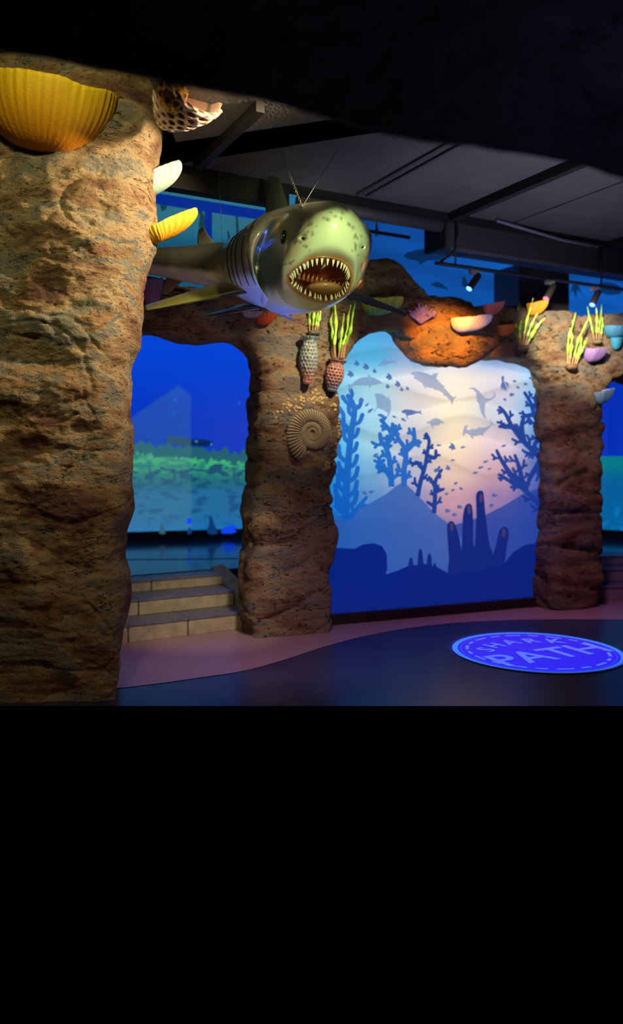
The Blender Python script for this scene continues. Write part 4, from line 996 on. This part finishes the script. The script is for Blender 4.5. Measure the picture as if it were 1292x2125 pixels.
# cup sponges on the rock wall: px, py = bottom, width, height px, slope, tip
def wcup(name, x0, x1, ytop, ybot, ct, cb, label, slope=0.0, tip=.5, ribs=22, lift=.05, fl=1):
    tip = tip*1.5; skew = .28*min(1, tip); cxp = x0+(x1-x0)/(2+tip)*(1-skew)
    h, n_ = on(cxp, (ytop+ybot)/2); d = h.y-lift
    rx = (x1-x0)/(2+tip)*d/F; hh = (ybot-ytop)*d/F*.97
    base = P(cxp, ybot, d)
    return cup(name, base, rx, rx*.8, hh, (-slope, -.10, 1), (1, 0, slope), ct, cb, label, ribs+8, tip, .022, .09, skew=skew)
wcup('cup_sponge', 937, 1023, 659, 690, (.62, .72, .95), (.50, .56, .90), 'wide white ribbed cup sponge on the orange-lit rock', .06, .55, 26, .12)
wcup('cup_sponge', 1003, 1049, 631, 655, (.80, .22, .20), (.66, .14, .14), 'pink cup sponge above the white ribbed one', .12, .7, 16)
wcup('cup_sponge', 1030, 1070, 674, 697, (.85, .26, .04), (.75, .16, .02), 'small orange cup sponge left of the first seagrass clump', .05, .3, 16)
wcup('cup_sponge', 1094, 1140, 628, 655, (.82, .32, .03), (.72, .22, .02), 'orange cup sponge behind the first seagrass clump', .10, .7, 16)
wcup('cup_sponge', 752, 838, 620, 654, (.60, .66, .06), (.06, .36, .12), 'green and yellow cup sponge behind the shark right fin', .02, .5, 6)
wcup('cup_sponge', 738, 765, 566, 600, (.50, .20, .04), (.45, .16, .03), 'dull orange cup sponge half hidden by the shark jaw', .4, .3, 6)
wcup('cup_sponge', 530, 576, 650, 676, (.50, .08, .02), (.42, .05, .02), 'red-orange cup sponge under the shark belly', .05, .5, 6)
wcup('cup_sponge', 502, 546, 646, 660, (.40, .38, .60), (.34, .32, .55), 'pale lilac sponge just below the shark belly', .0, .2, 6)
wcup('cup_sponge', 296, 338, 578, 640, (.30, .16, .42), (.22, .10, .34), 'purple sponge on the rock beside the near pillar', .0, .2, 8)
wcup('cup_sponge', 1252, 1312, 676, 702, (.06, .30, .55), (.04, .22, .45), 'blue cup sponge at the right edge of the rock wall', .0, .3, 16)
wcup('cup_sponge', 1266, 1290, 700, 726, (.04, .34, .60), (.03, .26, .50), 'small blue sponge directly under the larger blue one', .0, .1, 8)
wcup('cup_sponge', 1208, 1258, 723, 752, (.30, .20, .50), (.20, .12, .40), 'violet cup sponge right of the second seagrass clump', -.03, .5, 16)
wcup('cup_sponge', 1236, 1278, 812, 838, (.18, .34, .60), (.14, .28, .52), 'light blue pointed sponge on the right pillar side', .15, .7, 16)
# purple branching coral
h, n_ = on(872, 670); base = h-Vector((0, .03, 0)); cor = []
rb = random.Random(3)
for k in range(11):
    a = R(-65+130*k/10); L_ = rb.uniform(.13, .2); dr = Vector((math.sin(a), -.45-rb.random()*.3, math.cos(a)*.9)).normalized(); p1 = base+dr*L_*.5+Vector((0, 0, .01)); p2 = base+dr*L_+Vector((rb.uniform(-.02, .02), 0, .02))
    cor.append(tube(cpath([base, p1, p2], 5), [.02-.011*i/10 for i in range(11)], 8))
    for s_ in (1, -1):
        q = p1; e = q+(dr+Vector((s_*.8, 0, .2))).normalized()*L_*.4; cor.append(tube([q, q.lerp(e, .5), e], [.012, .010, .006], 7))
v, f = join(*cor); o = mesh('branching_coral', v, f, simple('purple coral', (.16, .14, .60), .7, var=.2, bump=.4), None, True); tag(o, 'small purple branching coral left of the white cup sponge', 'coral')
# seagrass clumps
mg = [simple('grass green', (.22, .50, .03), .35, 0, .4, var=.35, bump=.2, bscale=18), simple('grass bright', (.42, .68, .05), .35, 0, .4, var=.3, bump=.2, bscale=18)]
mst = simple('grass stem', (.42, .26, .14), .6)
def grass(x, y, blades, label, scale=1.0, seed=1, gm=0, rockbase=True):
    h, n_ = on(x, y); d = h.y-.07; b0 = P(x, y, d); rr = random.Random(seed)
    o = empty('seagrass_clump', b0, label, 'artificial seagrass', 'seagrass clumps on the rock wall')
    # holder: small rocky ledge cup
    v, f = uvs(b0+Vector((0, .03, -.015)), .055*scale, 1.25, 1.3, .55, 20, 10)
    mesh('holder', [q+Vector((0, 0, .010*noise.noise(q*30))) for q in v], f, M['rock_far'], o, True)
    for k, (dx, pts) in enumerate(blades):
        P0 = P(x+dx, y-2, d+rr.uniform(-.02, .03)); path = [P0]+[P(px, py, P0.y+rr.uniform(-.02, .02)) for px, py in pts]
        c = cpath(path, 10); n = len(c); vs, fs = [], []
        sp = max(2, int(n*.22))
        v1, f1 = tube(c[:sp+1], [.007*scale]*(sp+1), 6); stm = mesh('stem', v1, f1, mst, o, True)
        m = 8; ph = rr.random()*3
        for i in range(sp, n):
            u_ = (i-sp)/(n-1-sp); tg = (c[min(i+1, n-1)]-c[i-1]).normalized(); sd = tg.cross(Vector((0, 1, 0))).normalized(); fw = tg.cross(sd)
            wv = (.017*scale)*(.35+.65*math.sin(min(1, u_*1.1+.12)*math.pi)**.6)*(.78+.30*math.sin(u_*17+ph)) if u_ < 1 else .001
            for j in range(m): t_ = 2*math.pi*j/m; vs.append(c[i]+sd*wv*math.cos(t_)+fw*wv*.35*math.sin(t_))
        nn2 = n-sp
        fs = [(i*m+j, i*m+(j+1) % m, (i+1)*m+(j+1) % m, (i+1)*m+j) for i in range(nn2-1) for j in range(m)]
        mesh('blade', vs, fs, mg[(k+gm) % 2], o, True).parent = stm
    return o
grass(1086, 718, [(-9, [(1072, 690), (1070, 665), (1074, 645), (1078, 628)]), (-6, [(1078, 690), (1080, 670), (1084, 650)]), (-2, [(1088, 690), (1094, 660), (1100, 640), (1106, 618)]), (2, [(1095, 695), (1102, 675), (1112, 655), (1116, 648)]), (5, [(1102, 695), (1112, 680), (1122, 668), (1130, 660)]), (8, [(1100, 702), (1108, 690), (1114, 682)])],
      'bright green seagrass clump beside the small orange sponge', 1, 2, 1)
grass(1187, 758, [(-10, [(1178, 730), (1180, 700), (1188, 675), (1194, 648)]), (-6, [(1184, 730), (1186, 700), (1182, 680)]), (-1, [(1192, 735), (1200, 705), (1212, 680), (1222, 655)]), (4, [(1198, 735), (1205, 715), (1206, 690)]), (8, [(1203, 735), (1212, 715), (1218, 700)])],
      'bright green seagrass clump at the top of the right pillar', 1, 3, 0)
grass(1240, 706, [(-8, [(1228, 680), (1222, 655), (1218, 636)]), (-3, [(1238, 680), (1238, 655), (1236, 635)]), (2, [(1243, 680), (1246, 660), (1248, 632)]), (6, [(1248, 685), (1250, 670), (1248, 650)])],
      'dimmer green seagrass clump near the right edge by the blue sponge', .9, 4, 0)
grass(704, 745, [(-13, [(689, 715), (690, 690), (686, 665), (692, 645)]), (-8, [(694, 712), (697, 680), (695, 640), (692, 620)]), (-2, [(706, 712), (710, 680), (714, 650)]), (3, [(712, 712), (720, 690), (722, 660), (728, 632)]), (8, [(716, 715), (722, 700), (728, 680), (732, 650), (737, 628)]), (1, [(705, 715), (708, 700), (712, 690)])],
      'green seagrass clump below the shark jaw above the reddish barrel sponge', 1, 5, 0)
grass(650, 688, [(-8, [(642, 665), (642, 640), (640, 615)]), (-2, [(650, 665), (652, 640), (652, 615)]), (4, [(656, 665), (660, 645), (660, 615)]), (8, [(660, 670), (664, 655), (664, 630)])],
      'green seagrass clump directly under the shark head left of its neighbour', .9, 6, 0)
# ammonite
h, n_ = on(648, 899); wn = WALL.n; ua = WALL.u; ctr = h+wn*.01
T, per = 3.2, 50; nt = int(T*per*6); m = 22; vs, fs, cs = [], [], []
Rm = .288
for i in range(nt+1):
    f_ = i/nt; th = f_*T*2*math.pi; r_ = Rm*2.05**(-(T-f_*T)); rc, hw = r_*.745, r_*.265
    ang = th-T*2*math.pi+R(238)
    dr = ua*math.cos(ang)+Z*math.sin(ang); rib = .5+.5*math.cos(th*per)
    for k in range(m):
        t_ = 2*math.pi*k/m
        hh = hw*.5*(1+.42*rib*(1 if math.sin(t_) > 0 else 0))
        p = ctr+dr*(rc+hw*(1+.04*rib)*math.cos(t_))+wn*hh*math.sin(t_)
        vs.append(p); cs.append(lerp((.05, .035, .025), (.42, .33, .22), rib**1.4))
for i in range(nt):
    for k in range(m): fs.append((i*m+k, i*m+(k+1) % m, (i+1)*m+(k+1) % m, (i+1)*m+k))
fs.append(tuple(range(m-1, -1, -1))); fs.append(tuple(nt*m+k for k in range(m)))
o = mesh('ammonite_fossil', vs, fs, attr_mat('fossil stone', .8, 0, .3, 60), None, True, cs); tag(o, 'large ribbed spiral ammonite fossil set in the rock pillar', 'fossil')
# barnacles
prof = [(0, 1.0), (.5, .85), (.95, .5), (1.0, .38), (.9, .28), (.5, .22)]
bvs, bfs = [], []
for j, (z_, r_) in enumerate(prof):
    for i in range(12): t_ = 2*math.pi*i/12; k = 1+.10*(i % 2)*(1-z_*.5); bvs.append(Vector((r_*k*math.cos(t_), r_*k*math.sin(t_), z_)))
bfs = [(j*12+i, j*12+(i+1) % 12, (j+1)*12+(i+1) % 12, (j+1)*12+i) for j in range(5) for i in range(12)]+[tuple(5*12+i for i in range(12))]
bme = bpy.data.meshes.new('barnacle'); bme.from_pydata([tuple(v) for v in bvs], [], bfs); bme.materials.append(simple('barnacle', (.62, .46, .22), .7, var=.25, bscale=3)); bme.polygons.foreach_set('use_smooth', [True]*len(bme.polygons))
rb = random.Random(12); pts = []
for (cx, cy, sx, sy, n) in [(603, 843, 20, 10, 24), (655, 824, 22, 12, 30), (632, 830, 24, 8, 12), (575, 862, 8, 10, 7), (703, 890, 4, 22, 18), (700, 935, 4, 22, 12), (683, 965, 14, 8, 9), (690, 845, 10, 10, 8), (676, 972, 10, 7, 5)]:
    for _ in range(n): pts.append((cx+rb.gauss(0, .55)*sx, cy+rb.gauss(0, .55)*sy))
GR = (('barnacles crusted above the fossil', 'tiny tan barnacle in the crust above the ammonite fossil'), ('barnacles down the pillar edge', 'tiny tan barnacle on the pillar edge right of the ammonite fossil'))
for (px, py) in pts:
    if math.hypot(px-645, py-900) < 52: continue
    h, n_ = ray(RB, px, py)
    if h is None: continue
    n_ = n_ if n_.y < 0 else -n_
    o = bpy.data.objects.new('barnacle', bme); C.objects.link(o); s_ = rb.uniform(.007, .014)
    o.location = h-n_*.003; o.scale = (s_, s_, s_*1.1); o.rotation_euler = n_.to_track_quat('Z', 'Y').to_euler()
    g_ = GR[0] if py < 872 and px < 692 else GR[1]; tag(o, g_[1], 'barnacle', g_[0])

# ================================================================== CEILING GEAR
ax = CE.u
a = P(917, 513, 7.75); zb_ = a.z
du = empty('air_duct', a, 'long dark grey rectangular air duct hanging beside the ceiling', 'duct')
bx = Vector((a.x, a.y, zb_))
cs_ = box('casing', bx, ax*3.2, CE.v*.24, Vector((0, 0, .29)), M['duct'], du, .006)
box('bottom_flange', bx+Vector((0, 0, -.012))+ax*.1-CE.v*.006, ax*3.0, CE.v*.03, Vector((0, 0, .03)), simple('flange', (.16, .15, .17), .5), du).parent = cs_
box('end_cap', bx-ax*.03-CE.v*.012+Vector((0, 0, -.012)), ax*.05, CE.v*.265, Vector((0, 0, .314)), M['beam'], du)
a2 = P(1076, 637, 9.2)
o = box('air_duct', a2, ax*.8, CE.v*.8, Vector((0, 0, .5)), M['duct'], None, .006); tag(o, 'short dark duct box behind the track lights', 'duct')
pts = [P(470, 392, 6.55)+ax*0, ]
sx_ = (a-CE.o).dot(CE.u)
pp = CE.at(-1.55, 3.85, -.22); o = tubeo('round_duct', [pp, pp+ax*(sx_-.06+1.55)], .07, M['duct'], None, 20); tag(o, 'black round pipe duct running along the ceiling edge', 'pipe')
o = tubeo('conduit', [P(1030, 458, 7.62), P(1165, 498, 8.1), P(1240, 512, 8.3)], .016, simple('violet conduit', (.25, .22, .32), .5), None, 8); tag(o, 'pale conduit crossing between the ceiling edge and the duct', 'conduit')
# track rail with three lights
ra = P(905, 548, 7.45); RLEN = 2.9
rl = empty('track_rail', ra, 'black track rail hung below the air duct', 'track rail')
rlb = box('rail', ra, ax*RLEN, CE.v*.035, Vector((0, 0, .03)), M['black'], rl, .004)
box('rail_groove', ra+ax*.03-CE.v*.002, ax*(RLEN-.06), CE.v*.004, Vector((0, 0, .012)), M['steel'], rl).parent = rlb
def railpt(px):
    k = (px-HX)/F; t_ = (ra.x-k*ra.y)/(k*ax.y-ax.x); return ra+ax*t_
for px in (947, 1250):
    q = railpt(px)+CE.v*.018; 
    tubeo('hanger_rod', [q, Vector((q.x, q.y, CEIL))], .010, M['black'], rl, 8)
q = railpt(947)+CE.v*.02
tubeo('power_cable', cpath([q+Vector((-.15, 0, .02)), q+Vector((-.13, 0, .06)), q+Vector((-.02, -.02, .14)), q+Vector((.0, -.02, .26)), q+Vector((.02, 0, .34)), Vector((q.x, q.y, CEIL))], 6), .013, M['black'], rl, 8)
def track_light(px, lens, label, dr):
    q = railpt(px)+CE.v*.018; o = empty('track_light', q, label, 'spotlight', 'track lights on the black rail')
    box('adapter', q-ax*.05-CE.v*.02+Vector((0, 0, -.045)), ax*.11, CE.v*.04, Vector((0, 0, .045)), M['grey_plastic'], o, .004)
    j = q+Vector((.02, 0, -.09)); tubeo('arm', [q+Vector((.02, 0, -.04)), j], .009, M['black'], o, 8)
    dr = Vector(dr).normalized(); a_ = j-dr*.06; b_ = j+dr*.13
    lh = tubeo('lamp_head', [a_, a_+dr*.01, b_-dr*.01, b_], [.028, .034, .036, .036], M['black'], o, 20)
    tubeo('lens', [b_, b_+dr*.004], .030, lens, o, 20).parent = lh
track_light(985, M['lens'], 'black track light with blue lens, leftmost on the rail', (-.55, -.3, -.75))
track_light(1142, M['lens_red'], 'black track light with red lens, middle of the rail', (-.5, -.3, -.8))
track_light(1236, M['lens'], 'black track light nearest the right edge of the photo', (-.45, -.3, -.8))
# farther rail
fa = P(690, 470, 8.0); o = box('track_rail', fa, ax*.95, CE.v*.03, Vector((0, 0, .03)), M['black']); tag(o, 'distant black rail between shark head and duct end', 'track rail')
o = tubeo('rail_hanger', [P(781, 490, 8.3), P(781, 478, 8.3), P(781, 462, 8.3)], [.018, .018, .006], M['steel'], None, 8); tag(o, 'small metal hanger clamp on the distant rail', 'hanger')
for px, lab in ((698, 'dark ceiling bracket just above the shark head'), (742, 'dark vertical post right of the shark head bracket')):
    q = P(px, 385, 7.5); o = box('ceiling_bracket', q+Vector((0, 0, -.18)), ax*.05, CE.v*.05, Vector((0, 0, .22)), M['black']); tag(o, lab, 'bracket')
